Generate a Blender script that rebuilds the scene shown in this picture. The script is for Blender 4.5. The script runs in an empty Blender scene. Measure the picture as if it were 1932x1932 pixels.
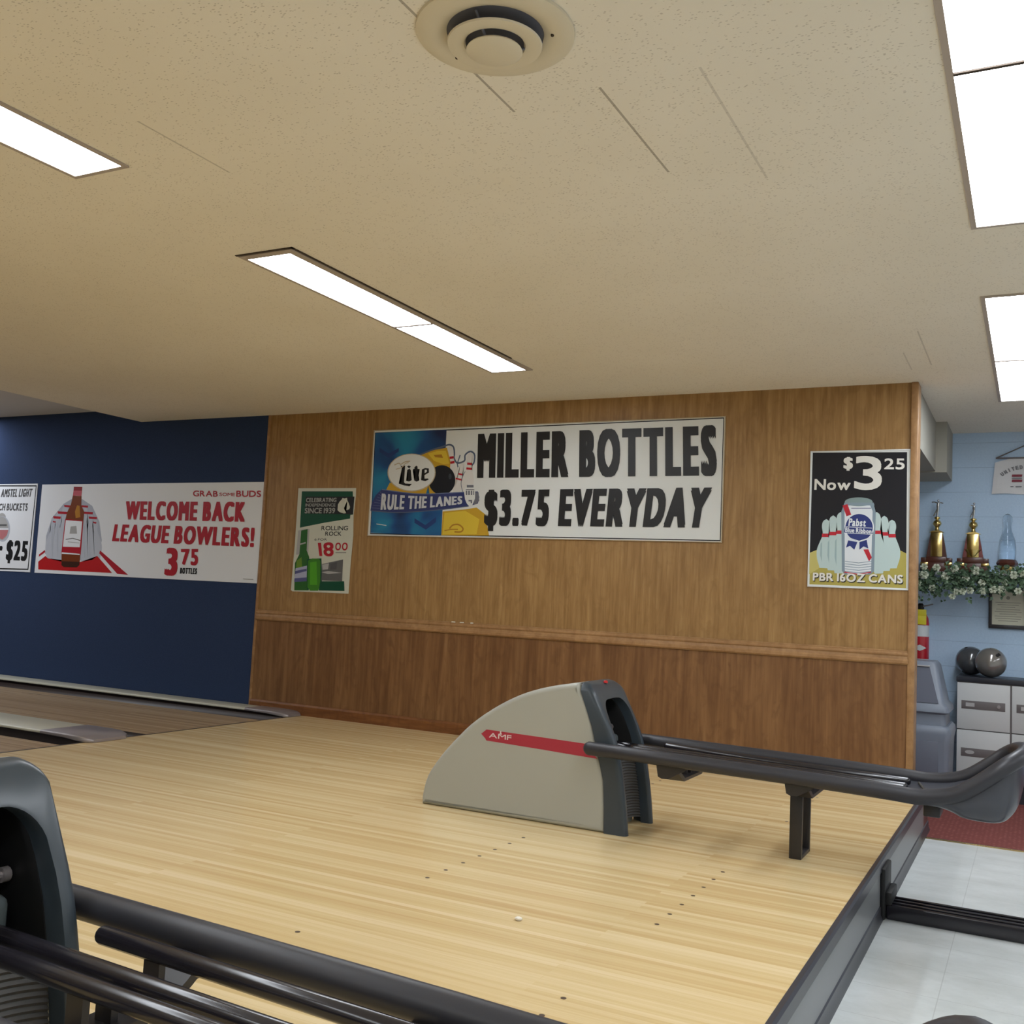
import bpy, bmesh, math, random
from mathutils import Vector, Matrix
random.seed(7)
C = bpy.context.scene.collection
SC = bpy.context.scene

# ------------------------------------------------------------------ camera
cam_data = bpy.data.cameras.new('camera')
cam_data.sensor_width = 36.0
cam_data.lens = 35.46
cam_data.clip_start = 0.02
cam = bpy.data.objects.new('camera', cam_data)
C.objects.link(cam)
_y, _p, _r = 0.48212283, 0.08449885, -0.04924726
_f = Vector((-math.sin(_y)*math.cos(_p), math.cos(_y)*math.cos(_p), math.sin(_p)))
_x = Vector((math.cos(_y), math.sin(_y), 0))
_d = _f.cross(_x)
_c, _s = math.cos(_r), math.sin(_r)
_rt = _c*_x + _s*_d
_dn = -_s*_x + _c*_d
M = Matrix.Identity(4)
for i in range(3):
    M[i][0] = _rt[i]; M[i][1] = -_dn[i]; M[i][2] = -_f[i]
M.translation = Vector((5.4866, 0.0, 1.0743))
cam.matrix_world = M
SC.camera = cam

# ------------------------------------------------------------------ world, lights, exposure
SC.view_settings.view_transform = 'Standard'
SC.view_settings.look = 'None'
SC.view_settings.gamma = 1.0
SC.view_settings.use_curve_mapping = False
SC.view_settings.exposure = 0.0
world = bpy.data.worlds.new('world'); SC.world = world
world.use_nodes = True
world.node_tree.nodes['Background'].inputs[0].default_value = (0.9, 0.95, 1.0, 1)
world.node_tree.nodes['Background'].inputs[1].default_value = 0.03
PANEL = 17.5            # radiance of the ceiling diffusers
ZC = 2.582              # ceiling height over the approach
ZF = -0.25              # lower floor
YW = 6.851              # side wall
YB = 8.857              # block wall

def area(name, loc, sx, sy, power, col=(1, .97, .92)):
    l = bpy.data.lights.new(name, 'AREA'); l.shape = 'RECTANGLE'
    l.size = sx; l.size_y = sy; l.energy = power; l.color = col
    o = bpy.data.objects.new(name, l); o.location = loc; C.objects.link(o)
    return o
# the same ceiling lamps go on behind and beside the camera, and over the lanes beyond the step
_pw = PANEL*math.pi*0.23*2.4
for i, (lx, ly) in enumerate(((2.495, -2.05), (5.40, -0.5), (8.4, 2.9), (8.4, -0.5), (8.4, 6.3))):
    area('ceiling_lamp', (lx, ly, ZC-.02), .23, 2.4, _pw, (.94, 1, 1.075))
area('lane_lamp', (-2.66, 3.2, 2.69), .18, 4.8, _pw*.6, (.93, .98, 1.06))
area('lane_lamp', (-4.55, 4.4, 2.69), .25, 4.8, _pw*2.2, (.93, .98, 1.06))

# ------------------------------------------------------------------ helpers
def L(r, g=None, b=None):
    if g is None: g = b = r
    def f(v):
        v /= 255.0
        return v/12.92 if v <= .04045 else ((v+.055)/1.055)**2.4
    return (f(r), f(g), f(b), 1.0)

def mat(name, col, rough=.5, metal=0., spec=.5, emit=None, trans=0., coat=0., ior=None):
    m = bpy.data.materials.new(name); m.use_nodes = True
    b = m.node_tree.nodes['Principled BSDF']
    b.inputs['Base Color'].default_value = col
    b.inputs['Roughness'].default_value = rough
    b.inputs['Metallic'].default_value = metal
    b.inputs['Specular IOR Level'].default_value = spec
    b.inputs['Transmission Weight'].default_value = trans
    b.inputs['Coat Weight'].default_value = coat
    if ior: b.inputs['IOR'].default_value = ior
    if emit:
        b.inputs['Emission Color'].default_value = emit[0]
        b.inputs['Emission Strength'].default_value = emit[1]
    return m

class NT:
    def __init__(s, m): s.m = m; s.t = m.node_tree; s.b = s.t.nodes['Principled BSDF']
    def n(s, ty, **kw):
        x = s.t.nodes.new(ty)
        for k, v in kw.items():
            if k.startswith('i_'): x.inputs[k[2:].replace('_', ' ')].default_value = v
            else: setattr(x, k, v)
        return x
    def l(s, a, b): s.t.links.new(a, b)
    def coords(s, scale=(1, 1, 1), rot=(0, 0, 0)):
        tc = s.n('ShaderNodeNewGeometry'); mp = s.n('ShaderNodeMapping')
        mp.inputs['Scale'].default_value = scale; mp.inputs['Rotation'].default_value = rot
        s.l(tc.outputs['Position'], mp.inputs['Vector']); return mp.outputs['Vector']
    def swz(s, a, b, sa=1, sb=1):
        tc = s.n('ShaderNodeNewGeometry'); sp = s.n('ShaderNodeSeparateXYZ'); cb = s.n('ShaderNodeCombineXYZ')
        s.l(tc.outputs['Position'], sp.inputs[0]); s.l(sp.outputs[a], cb.inputs[0]); s.l(sp.outputs[b], cb.inputs[1])
        return cb.outputs[0]
    def noise(s, vec, scale=1., detail=3., rough=.55, dist=0.):
        x = s.n('ShaderNodeTexNoise'); x.inputs['Scale'].default_value = scale; x.inputs['Detail'].default_value = detail
        x.inputs['Roughness'].default_value = rough; x.inputs['Distortion'].default_value = dist
        s.l(vec, x.inputs['Vector']); return x.outputs['Fac']
    def ramp(s, fac, stops):
        x = s.n('ShaderNodeValToRGB'); e = x.color_ramp.elements
        while len(e) < len(stops): e.new(.5)
        for el, (p, c) in zip(e, stops): el.position = p; el.color = c
        s.l(fac, x.inputs['Fac']); return x.outputs['Color']
    def mix(s, fac, a, b, mode='MIX'):
        x = s.n('ShaderNodeMix', data_type='RGBA', blend_type=mode)
        for v, i in ((fac, 0), (a, 6), (b, 7)):
            if hasattr(v, 'is_linked'): s.l(v, x.inputs[i])
            else: x.inputs[i].default_value = v
        return x.outputs[2]
    def math(s, op, a, b=None):
        x = s.n('ShaderNodeMath', operation=op)
        for v, i in ((a, 0), (b, 1)):
            if v is None: continue
            if hasattr(v, 'is_linked'): s.l(v, x.inputs[i])
            else: x.inputs[i].default_value = v
        return x.outputs[0]
    def bump(s, h, st=.3, d=.01):
        x = s.n('ShaderNodeBump'); x.inputs['Strength'].default_value = st; x.inputs['Distance'].default_value = d
        s.l(h, x.inputs['Height']); s.l(x.outputs[0], s.b.inputs['Normal'])
    def base(s, c): s.l(c, s.b.inputs['Base Color'])

class MB:
    """collects geometry in world coordinates, then becomes ONE mesh object"""
    def __init__(s): s.v = []; s.f = []; s.mi = []; s.cur = 0
    def add(s, vs, fs, mi=None):
        o = len(s.v); s.v += [tuple(p) for p in vs]; s.f += [tuple(i+o for i in f) for f in fs]
        s.mi += [s.cur if mi is None else mi]*len(fs); return s
    def bm(s, b, mi=None):
        b.verts.index_update()
        s.add([v.co[:] for v in b.verts], [[v.index for v in f.verts] for f in b.faces], mi); b.free(); return s
    def box(s, x0, x1, y0, y1, z0, z1, r=0., seg=2, mi=None):
        b = bmesh.new(); bmesh.ops.create_cube(b, size=1)
        for v in b.verts:
            v.co = (((x0+x1)/2+v.co.x*(x1-x0)), ((y0+y1)/2+v.co.y*(y1-y0)), ((z0+z1)/2+v.co.z*(z1-z0)))
        if r > 0: bmesh.ops.bevel(b, geom=b.edges[:], offset=r, segments=seg, affect='EDGES', profile=.5)
        return s.bm(b, mi)
    def tube(s, path, rad, n=12, caps=True, mi=None, round_end=False, up=(0, 0, 1)):
        P = [Vector(p) for p in path]; k = len(P)
        R = rad if isinstance(rad, (list, tuple)) else [rad]*k
        R = list(R)
        if round_end:
            for e in (0, 1):
                a, b2 = (P[0], P[1]) if e == 0 else (P[-1], P[-2])
                d = (b2-a).normalized(); r0 = R[0] if e == 0 else R[-1]
                pts = [(a + d*r0*(1-math.cos(t)), r0*math.sin(t)) for t in (.25, .6, 1.0, 1.35)]
                if e == 0:
                    P = [p for p, _ in pts]+P[1:] if (P[1]-P[0]).length > r0*1.2 else [p for p, _ in pts]+P[1:]
                    R = [q for _, q in pts]+R[1:]
                else:
                    P = P[:-1]+[p for p, _ in pts][::-1]; R = R[:-1]+[q for _, q in pts][::-1]
            k = len(P)
        vs = []; U = Vector(up); prev = None
        for i in range(k):
            t = (P[min(i+1, k-1)]-P[max(i-1, 0)])
            if t.length < 1e-9: t = Vector((1, 0, 0))
            t.normalize()
            a = (prev if prev is not None else U)
            a = a - t*a.dot(t)
            if a.length < 1e-4: a = Vector((0, 1, 0)) - t*t.y
            a.normalize(); prev = a; b2 = t.cross(a)
            for j in range(n):
                th = 2*math.pi*j/n; vs.append(P[i]+(a*math.cos(th)+b2*math.sin(th))*R[i])
        fs = [(i*n+j, i*n+(j+1) % n, (i+1)*n+(j+1) % n, (i+1)*n+j) for i in range(k-1) for j in range(n)]
        if caps: fs += [tuple(range(n))[::-1], tuple((k-1)*n+j for j in range(n))]
        return s.add(vs, fs, mi)
    def lathe(s, prof, cx, cy, n=24, mi=None, sx=1., sy=1., cap=True):
        vs = []; k = len(prof)
        for r, z in prof:
            for j in range(n):
                t = 2*math.pi*j/n; vs.append((cx+r*sx*math.cos(t), cy+r*sy*math.sin(t), z))
        fs = [(i*n+j, i*n+(j+1) % n, (i+1)*n+(j+1) % n, (i+1)*n+j) for i in range(k-1) for j in range(n)]
        if cap: fs += [tuple(range(n))[::-1], tuple((k-1)*n+j for j in range(n))]
        return s.add(vs, fs, mi)
    def sphere(s, c, r, n=20, mi=None, sc=(1, 1, 1)):
        b = bmesh.new(); bmesh.ops.create_uvsphere(b, u_segments=n, v_segments=max(6, n//2+2), radius=r)
        for v in b.verts: v.co = (c[0]+v.co.x*sc[0], c[1]+v.co.y*sc[1], c[2]+v.co.z*sc[2])
        return s.bm(b, mi)
    def prism(s, prof, axis, a0, a1, mi=None, r=0., seg=3, both=True):
        """closed 2-D outline extruded along axis 'x','y' or 'z'; r rounds the end rims"""
        n = len(prof); pr = [Vector((p[0], p[1])) for p in prof]
        ar = sum(pr[i].x*pr[(i+1) % n].y-pr[(i+1) % n].x*pr[i].y for i in range(n))
        if ar < 0: pr = pr[::-1]
        nor = []
        for i in range(n):
            e1 = (pr[i]-pr[i-1]); e2 = (pr[(i+1) % n]-pr[i])
            n1 = Vector((-e1.y, e1.x)).normalized(); n2 = Vector((-e2.y, e2.x)).normalized()
            q = n1+n2; q = q/max(.35, q.length_squared/2) if q.length > 1e-6 else n1
            nor.append(q)
        rings = []
        if r > 0:
            rings = [(a0, r+.003)]+[(a0+r*(1-math.cos(math.pi/2*i/seg)), r*(1-math.sin(math.pi/2*i/seg))) for i in range(seg+1)]
            if both: rings += [(a1-r*(1-math.cos(math.pi/2*i/seg)), r*(1-math.sin(math.pi/2*i/seg))) for i in range(seg, -1, -1)]
            else: rings += [(a1, 0)]
        else: rings = [(a0, 0), (a1, 0)]
        vs = []
        for a, ins in rings:
            for p, q in zip(pr, nor):
                w = p+q*ins
                vs.append({'y': (w.x, a, w.y), 'x': (a, w.x, w.y), 'z': (w.x, w.y, a)}[axis])
        k = len(rings)
        fs = [(i*n+j, i*n+(j+1) % n, (i+1)*n+(j+1) % n, (i+1)*n+j) for i in range(k-1) for j in range(n)]
        if n <= 8 or r == 0: fs += [tuple(range(n))[::-1], tuple((k-1)*n+j for j in range(n))]
        else:
            from mathutils.geometry import tessellate_polygon
            tri = tessellate_polygon([[Vector((p.x, p.y, 0)) for p in pr]])
            fs += [tuple(t) for t in tri]+[tuple((k-1)*n+j for j in t) for t in tri]
        return s.add(vs, fs, mi)
    def loft(s, rings, closed=True, caps=True, mi=None):
        n = len(rings[0]); k = len(rings); vs = [p for r in rings for p in r]
        m = n if closed else n-1
        fs = [(i*n+j, i*n+(j+1) % n, (i+1)*n+(j+1) % n, (i+1)*n+j) for i in range(k-1) for j in range(m)]
        if caps and closed: fs += [tuple(range(n))[::-1], tuple((k-1)*n+j for j in range(n))]
        return s.add(vs, fs, mi)

def mk(name, mb, mats, parent=None, smooth=35, recalc=True):
    if not isinstance(mats, (list, tuple)): mats = [mats]
    off = Vector((0, 0, 0)); q = parent
    while q is not None: off += q.location; q = q.parent
    me = bpy.data.meshes.new(name)
    vs = [tuple(Vector(v)-off) for v in mb.v]
    me.from_pydata(vs, [], mb.f)
    for m in mats: me.materials.append(m)
    for p, i in zip(me.polygons, mb.mi): p.material_index = i
    if recalc:
        b = bmesh.new(); b.from_mesh(me); bmesh.ops.recalc_face_normals(b, faces=b.faces[:]); b.to_mesh(me); b.free()
    if smooth:
        me.polygons.foreach_set('use_smooth', [True]*len(me.polygons))
        me.set_sharp_from_angle(angle=math.radians(smooth))
    o = bpy.data.objects.new(name, me); C.objects.link(o)
    if parent is not None: o.parent = parent
    return o

def thing(name, label, cat, loc, group=None):
    o = bpy.data.objects.new(name, None); o.empty_display_size = .1; C.objects.link(o)
    o.location = loc; return tag(o, label, cat, group)
def tag(o, label, cat, group=None):
    o['label'] = label; o['category'] = cat
    if group: o['group'] = group
    return o
def struct(o, label=None, cat=None):
    o['kind'] = 'structure'
    if label: o['label'] = label
    if cat: o['category'] = cat
    return o
def copy_tree(o, parent=None):
    c = o.copy(); C.objects.link(c)
    if parent is not None: c.parent = parent
    for ch in list(o.children): copy_tree(ch, c)
    return c

_gc = {}
def glyph(c, off=0.):
    """flat outline of one letter"""
    k = (c, off)
    if k in _gc: return _gc[k]
    cu = bpy.data.curves.new('w', 'FONT'); cu.body = c; cu.offset = off; cu.resolution_u = 4
    ob = bpy.data.objects.new('w', cu); C.objects.link(ob)
    dg = bpy.context.evaluated_depsgraph_get()
    me = bpy.data.meshes.new_from_object(ob.evaluated_get(dg))
    v = [(p.co.x, p.co.y) for p in me.vertices]; f = [tuple(p.vertices) for p in me.polygons]
    bpy.data.objects.remove(ob); bpy.data.curves.remove(cu); bpy.data.meshes.remove(me)
    _gc[k] = (v, f); return v, f
KERN = {'AY', 'YA', 'AV', 'VA', 'LT', 'AT', 'TA', 'WE', 'AC', 'DA', 'VE', 'EV', 'RY', 'YD', 'TE', 'Pa', 'LY', 'LO', 'AW', 'OW', 'WL'}
def word(mb, s, quad, off, stem, sag, place, mi, step=1.2e-5):
    """quad = TL, TR, BR, BL in the plane; stem = width of the uprights over the letter height"""
    G = [(c, None if c == ' ' else glyph(c, off)) for c in s]
    ys = [p[1] for c, g in G if g for p in g[0]]; y0, y1 = min(ys), max(ys)
    TL, TR, BR, BL = [Vector(q) for q in quad]
    H = ((TL-BL).length+(TR-BR).length)/2; Wm = ((TR-TL).length+(BR-BL).length)/2
    x = 0; lay = []; n = 0
    for i, (c, g) in enumerate(G):
        if g is None: x += .25; n += 1; continue
        a = min(p[0] for p in g[0]); b = max(p[0] for p in g[0])
        if lay and s[i-1] != ' ': x += .02 if s[i-1]+c in KERN else .075
        lay.append((x-a, g, n)); x += b-a; n += 1
    native = .085+2*off; hv = .045*(y1-y0)/.7
    den = Wm-n*stem*H
    sm = max(0, min(.4, (stem*H*x-native*Wm)/den)) if den > .02 else .2
    tot = x+n*sm
    k = 1 if sm < .004 else int(math.ceil(sm/(native*.75)))+1
    for q in range(2*k):
        d = sm*(q//2)/(k-1) if k > 1 else 0
        for x0, (v, f), j in lay:
            vs = []
            for px, py in v:
                u = (px+x0+j*sm+d)/tot; w = (py-y0+hv*(q % 2))/(y1-y0+hv)
                p = (BL*(1-u)+BR*u)*(1-w)+(TL*(1-u)+TR*u)*w
                r = place(p.x, p.y+sag*4*u*(1-u)); vs.append((r[0], r[1]-step*q, r[2]))
            mb.add(vs, f, mi)
    return 2*k

def stroke(mb, pts, w, place, mi):
    P = [Vector(p) for p in pts]
    if len(P) > 3:
        Q = []
        for i in range(len(P)-1):
            a, b, c, d = P[max(i-1, 0)], P[i], P[i+1], P[min(i+2, len(P)-1)]
            for q in range(4):
                t = q/4; Q.append(.5*(2*b+(c-a)*t+(2*a-5*b+4*c-d)*t*t+(3*b-a-3*c+d)*t**3))
        P = Q+[P[-1]]
    k = len(P); vs = []
    for i in range(k):
        t = (P[min(i+1, k-1)]-P[max(i-1, 0)]).normalized(); n = Vector((-t.y, t.x))*w/2
        vs += [place(*(P[i]+n)), place(*(P[i]-n))]
    mb.add(vs, [(2*i, 2*i+1, 2*i+3, 2*i+2) for i in range(k-1)], mi)

def artwork(mb, items, names, y, step=.00006):
    """printed pattern on a sheet facing -Y, each colour a hair in front of the last"""
    yy = y
    for it in items:
        yy -= step
        place = lambda a, b, yy=yy: (a, yy, b)
        if it[1] not in names: names.append(it[1])
        mi = names.index(it[1])
        if it[0] == 'p':
            b = bmesh.new(); vs = [b.verts.new(place(*p)) for p in it[2]]
            fc = b.faces.new(vs); bmesh.ops.triangulate(b, faces=[fc]); mb.bm(b, mi)
        elif it[0] == 's': stroke(mb, it[2], it[3], place, mi)
        else: yy -= 1.2e-5*word(mb, it[2], it[3], it[4], it[5], it[6], place, mi)
# ------------------------------------------------------------------ materials
def wood_panel(name, dark, mid, light, fx, fz, blotch, rough=.45, spec=.4):
    m = mat(name, mid, rough, spec=spec); t = NT(m)
    g = t.noise(t.coords((fx, fx, fz)), 1., 4., .6, .3)
    g2 = t.noise(t.coords((fx*.28, fx*.28, fz*.5)), 1., 3., .6, .8)
    c = t.ramp(g, [(.30, dark), (.5, mid), (.72, light)])
    c2 = t.ramp(g2, [(.35, dark), (.55, mid), (.75, light)])
    c = t.mix(blotch, c, c2)
    w = t.noise(t.coords((11, 11, 5)), 1., 3., .5, 1.6)
    c = t.mix(t.math('MULTIPLY', t.ramp(w, [(.5, (0, 0, 0, 1)), (.7, (1, 1, 1, 1))]), .45), c, dark)
    t.base(c); t.bump(g, .12, .002)
    return m
M_panel = wood_panel('oak_panel', L(131, 97, 56), L(157, 121, 74), L(178, 143, 93), 46, 2.6, .35)
M_wains = wood_panel('wainscot_panel', L(98, 64, 36), L(128, 91, 56), L(154, 116, 76), 30, 1.5, .5)
M_trimw = wood_panel('trim_wood', L(138, 102, 66), L(164, 126, 86), L(180, 142, 100), 20, 20, .5, .4)
M_base = wood_panel('baseboard_wood', L(96, 56, 26), L(124, 78, 40), L(146, 98, 54), 5, 40, .5, .45)

def boards(name, c1, c2, streak, rough, bw=2.6, bh=.027, spec=.45):
    m = mat(name, c1, rough, spec=spec); t = NT(m)
    v = t.swz(0, 1)
    br = t.n('ShaderNodeTexBrick'); t.l(v, br.inputs['Vector'])
    br.offset = .37; br.inputs['Scale'].default_value = 1; br.inputs['Brick Width'].default_value = bw
    br.inputs['Row Height'].default_value = bh; br.inputs['Mortar Size'].default_value = .0006
    br.inputs['Color1'].default_value = (0, 0, 0, 1); br.inputs['Color2'].default_value = (1, 1, 1, 1)
    br.inputs['Mortar'].default_value = (.25, .25, .25, 1); br.inputs['Bias'].default_value = 0
    g = t.noise(t.coords((1.1, 60, 1)), 1., 4., .6, .2)
    g2 = t.noise(t.coords((.35, 9, 1)), 1., 2., .5)
    k = t.math('ADD', t.math('MULTIPLY', br.outputs['Color'], .26), t.math('MULTIPLY', g, .40))
    k = t.math('ADD', k, t.math('MULTIPLY', g2, .35))
    c = t.ramp(k, [(.26, streak), (.46, c2), (.66, c1), (.9, c1)])
    t.base(c)
    return m
M_maple = boards('maple_approach', L(226, 204, 160), L(212, 186, 136), L(198, 166, 114), .24)
M_lane_dim = boards('maple_lane_dim', L(196, 170, 130), L(178, 150, 110), L(152, 124, 88), .22)  # same maple, its colour darkened for the weaker light over the lanes

M_ceil = mat('ceiling_tile', L(206, 194, 168), .85, spec=.2)
_t = NT(M_ceil)
_v = _t.swz(0, 1)
_vo = _t.n('ShaderNodeTexVoronoi'); _mp = _t.n('ShaderNodeMapping'); _mp.inputs['Scale'].default_value = (62, 125, 1)
_t.l(_v, _mp.inputs['Vector']); _t.l(_mp.outputs[0], _vo.inputs['Vector']); _vo.inputs['Scale'].default_value = 1.
_hole = _t.math('MULTIPLY', _t.math('LESS_THAN', _vo.outputs['Distance'], .24), _t.math('GREATER_THAN', _t.noise(_t.coords((30, 30, 1)), 1., 2.), .47))
_sp = _t.n('ShaderNodeSeparateXYZ'); _t.l(_v, _sp.inputs[0])
_line = None
for _xs, _a, _b, _k in ((4.034, 1.7, 2.66, 1), (4.337, 2.62, 3.25, 1), (4.64, 2.62, 3.42, .4), (2.84, 2.25, 2.68, .6), (2.54, 1.6, 1.95, .3), (4.92, 5.6, 6.4, .5), (4.80, 6.05, 6.5, .4), (3.43, 1.2, 1.7, .4)):
    _d = _t.math('LESS_THAN', _t.math('ABSOLUTE', _t.math('SUBTRACT', _sp.outputs[0], _xs)), .0042)
    _e = _t.math('LESS_THAN', _t.math('ABSOLUTE', _t.math('SUBTRACT', _sp.outputs[1], (_a+_b)/2)), (_b-_a)/2)
    _d = _t.math('MULTIPLY', _t.math('MULTIPLY', _d, _e), _k)
    _line = _d if _line is None else _t.math('MAXIMUM', _line, _d)
_st = _t.noise(_t.coords((.9, .9, 1)), 1., 3.)
_c = _t.ramp(_st, [(.3, L(234, 227, 211)), (.7, L(240, 234, 220))])
_c = _t.mix(_t.math('MULTIPLY', _hole, .36), _c, L(120, 100, 72))
_c = _t.mix(_t.math('MULTIPLY', _line, .55), _c, L(96, 78, 54))
_t.base(_c)
M_ceil_hi = mat('ceiling_paint_white', L(205, 204, 204), .8, spec=.2)
M_white = mat('white_wall_paint', L(236, 234, 226), .7, spec=.3)
M_beige = mat('beige_paint', L(160, 157, 146), .7, spec=.3)

M_blue = mat('blue_wall_cloth', L(52, 80, 136), .95, spec=.1); _t = NT(M_blue)
_n = _t.noise(_t.coords((260, 260, 420)), 1., 2.)
_t.base(_t.ramp(_n, [(.3, L(45, 58, 86)), (.7, L(58, 73, 105))])); _t.bump(_n, .3, .004)

M_block = mat('pale_blue_block', L(160, 182, 204), .6, spec=.35); _t = NT(M_block)
_sp = _t.n('ShaderNodeSeparateXYZ'); _t.l(_t.swz(0, 2), _sp.inputs[0])
_fz = _t.math('ABSOLUTE', _t.math('SUBTRACT', _t.math('FRACT', _t.math('DIVIDE', _t.math('ADD', _sp.outputs[1], 2.0), .2)), .5))
_jt = _t.math('LESS_THAN', _fz, .012)
_pt = _t.ramp(_t.noise(_t.coords((2, 2, 9)), 1., 2.), [(.35, (.35, .35, .35, 1)), (.6, (1, 1, 1, 1))])
_n = _t.noise(_t.coords((70, 70, 70)), 1., 3.)
_c = _t.ramp(_n, [(.3, L(178, 202, 228)), (.7, L(187, 210, 234))])
_t.base(_t.mix(_t.math('MULTIPLY', _t.math('MULTIPLY', _jt, _pt), .6), _c, L(124, 148, 178)))
_t.bump(_t.math('SUBTRACT', _t.math('MULTIPLY', _n, .15), _jt), .35, .003)

M_tile = mat('white_floor_tile', L(214, 218, 216), .28, spec=.4); _t = NT(M_tile)
_br = _t.n('ShaderNodeTexBrick'); _t.l(_t.swz(0, 1), _br.inputs['Vector']); _br.offset = 0
for k, v in (('Scale', 1), ('Brick Width', .305), ('Row Height', .305), ('Mortar Size', .0018)): _br.inputs[k].default_value = v
_n = _t.noise(_t.coords((3, 5, 1)), 1., 5., .65)
_n2 = _t.noise(_t.coords((40, 70, 1)), 1., 3., .7)
_c = _t.ramp(_n, [(.3, L(192, 196, 194)), (.65, L(216, 220, 220))])
_c = _t.mix(_t.math('MULTIPLY', _t.ramp(_n2, [(.62, (0, 0, 0, 1)), (.75, (1, 1, 1, 1))]), .25), _c, L(160, 160, 158))
_t.base(_t.mix(_t.math('MULTIPLY', _br.outputs['Fac'], .35), _c, L(130, 130, 128)))

M_mat = mat('red_brown_mat', L(134, 78, 72), .8, spec=.2); _t = NT(M_mat)
_vo = _t.n('ShaderNodeTexVoronoi'); _t.l(_t.coords((38, 46, 1)), _vo.inputs['Vector']); _vo.inputs['Scale'].default_value = 1.; _vo.inputs['Randomness'].default_value = .25
_t.base(_t.ramp(_vo.outputs['Distance'], [(.15, L(160, 104, 96)), (.5, L(118, 64, 60))]))

M_riser = mat('grey_riser_paint', L(122, 124, 126), .35, spec=.5)
M_riser_refl = mat('riser_reflection', L(92, 62, 58), .4)  # dark reddish reflection at the riser's far end, put into its colour
M_rubber = mat('dark_rubber_trim', L(56, 56, 62), .35, spec=.5)
M_brass = mat('brass_strip', L(226, 200, 140), .25, metal=1.)
M_gutter = mat('dark_gutter', L(58, 48, 44), .4)
M_cap = mat('ivory_cap', L(196, 194, 176), .35)
M_chrome = mat('worn_chrome', L(156, 149, 150), .34, metal=.45)

M_hood = mat('hood_grey_plastic', L(168, 168, 158), .38, spec=.45)
M_slate = mat('slate_plastic', L(54, 63, 71), .32, spec=.5); 
M_black = mat('black_plastic', L(30, 30, 34), .5)
M_pad = mat('padded_rail', L(44, 44, 50), .42, spec=.5)
M_rod = mat('black_rod', L(32, 30, 36), .2, spec=.6)
M_ironb = mat('dark_iron', L(38, 35, 36), .38, spec=.5)
M_grille = mat('grille_plastic', L(74, 72, 70), .35)
M_tray = mat('tray_plastic', L(62, 64, 72), .28, spec=.55)
M_stripe = mat('crimson_stripe', L(166, 44, 62), .4)
M_logo = mat('logo_white', L(214, 196, 196), .5)
M_redled = mat('red_lens', L(190, 30, 30), .3)
M_cavity = mat('cavity_black', L(16, 16, 17), .6)
M_lift = mat('lift_grey', L(78, 86, 88), .3)

M_diff = mat('lamp_diffuser', L(255, 255, 255), .6, emit=((.94, 1, 1.075, 1), PANEL))
M_lframe = mat('lamp_frame', L(176, 164, 152), .5)
M_gap = mat('dark_gap', L(60, 48, 36), .8)
M_vent = mat('cream_vent', L(218, 208, 184), .5, spec=.4)
M_duct = mat('duct_grey', L(104, 106, 116), .6)

M_gold = mat('gold_plate', L(212, 188, 122), .2, metal=1.)
M_silver = mat('silver_plate', L(206, 206, 210), .18, metal=1.)
M_twood = mat('trophy_wood', L(82, 44, 34), .3)
M_maroon = mat('maroon_column', L(112, 40, 42), .25, spec=.6)
M_acryl = mat('clear_acrylic', L(232, 240, 246), .04, trans=1., ior=1.3)
M_leaf = mat('ivy_leaf', L(64, 88, 64), .55); _t = NT(M_leaf)
_t.base(_t.ramp(_t.noise(_t.coords((30, 30, 30)), 1., 2.), [(.35, L(40, 62, 44)), (.65, L(88, 114, 84))]))
M_petal = mat('cream_petal', L(206, 212, 192), .6)
M_shelf = mat('shelf_white', L(190, 194, 196), .5)
M_paper = mat('certificate_paper', L(214, 212, 192), .5)
M_pframe = mat('frame_black', L(42, 40, 44), .4)
M_print = mat('print_grey', L(150, 148, 134), .6)
M_bannerw = mat('banner_cloth', L(214, 214, 216), .6)
M_bannerred = mat('banner_red', L(130, 30, 52), .6)
M_bannergrey = mat('banner_grey', L(120, 120, 124), .6)
M_ext = mat('extinguisher_red', L(176, 34, 48), .25, spec=.6)
M_extyel = mat('tag_yellow', L(214, 200, 40), .5)
M_extwhite = mat('label_silver', L(196, 200, 202), .4)
M_bin = mat('bin_grey', L(122, 130, 144), .4)
M_bin2 = mat('bin_dark_panel', L(96, 100, 114), .45)
M_lock = mat('locker_grey', L(196, 198, 198), .45); 
M_locktop = mat('locker_top_black', L(40, 42, 50), .4)
M_lockslot = mat('locker_slot', L(104, 98, 98), .5)
M_locksl = mat('locker_label', L(168, 166, 166), .4)
M_ballg = mat('silver_ball', L(128, 124, 120), .15, spec=.7, metal=.35, coat=.6)
M_balld = mat('charcoal_ball', L(70, 72, 76), .15, spec=.7, coat=.5)
M_scrap = mat('white_scrap', L(232, 226, 214), .7)
M_dot = mat('dark_dot', L(70, 50, 34), .5)
M_foul = mat('foul_line', L(60, 48, 38), .5)

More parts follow.
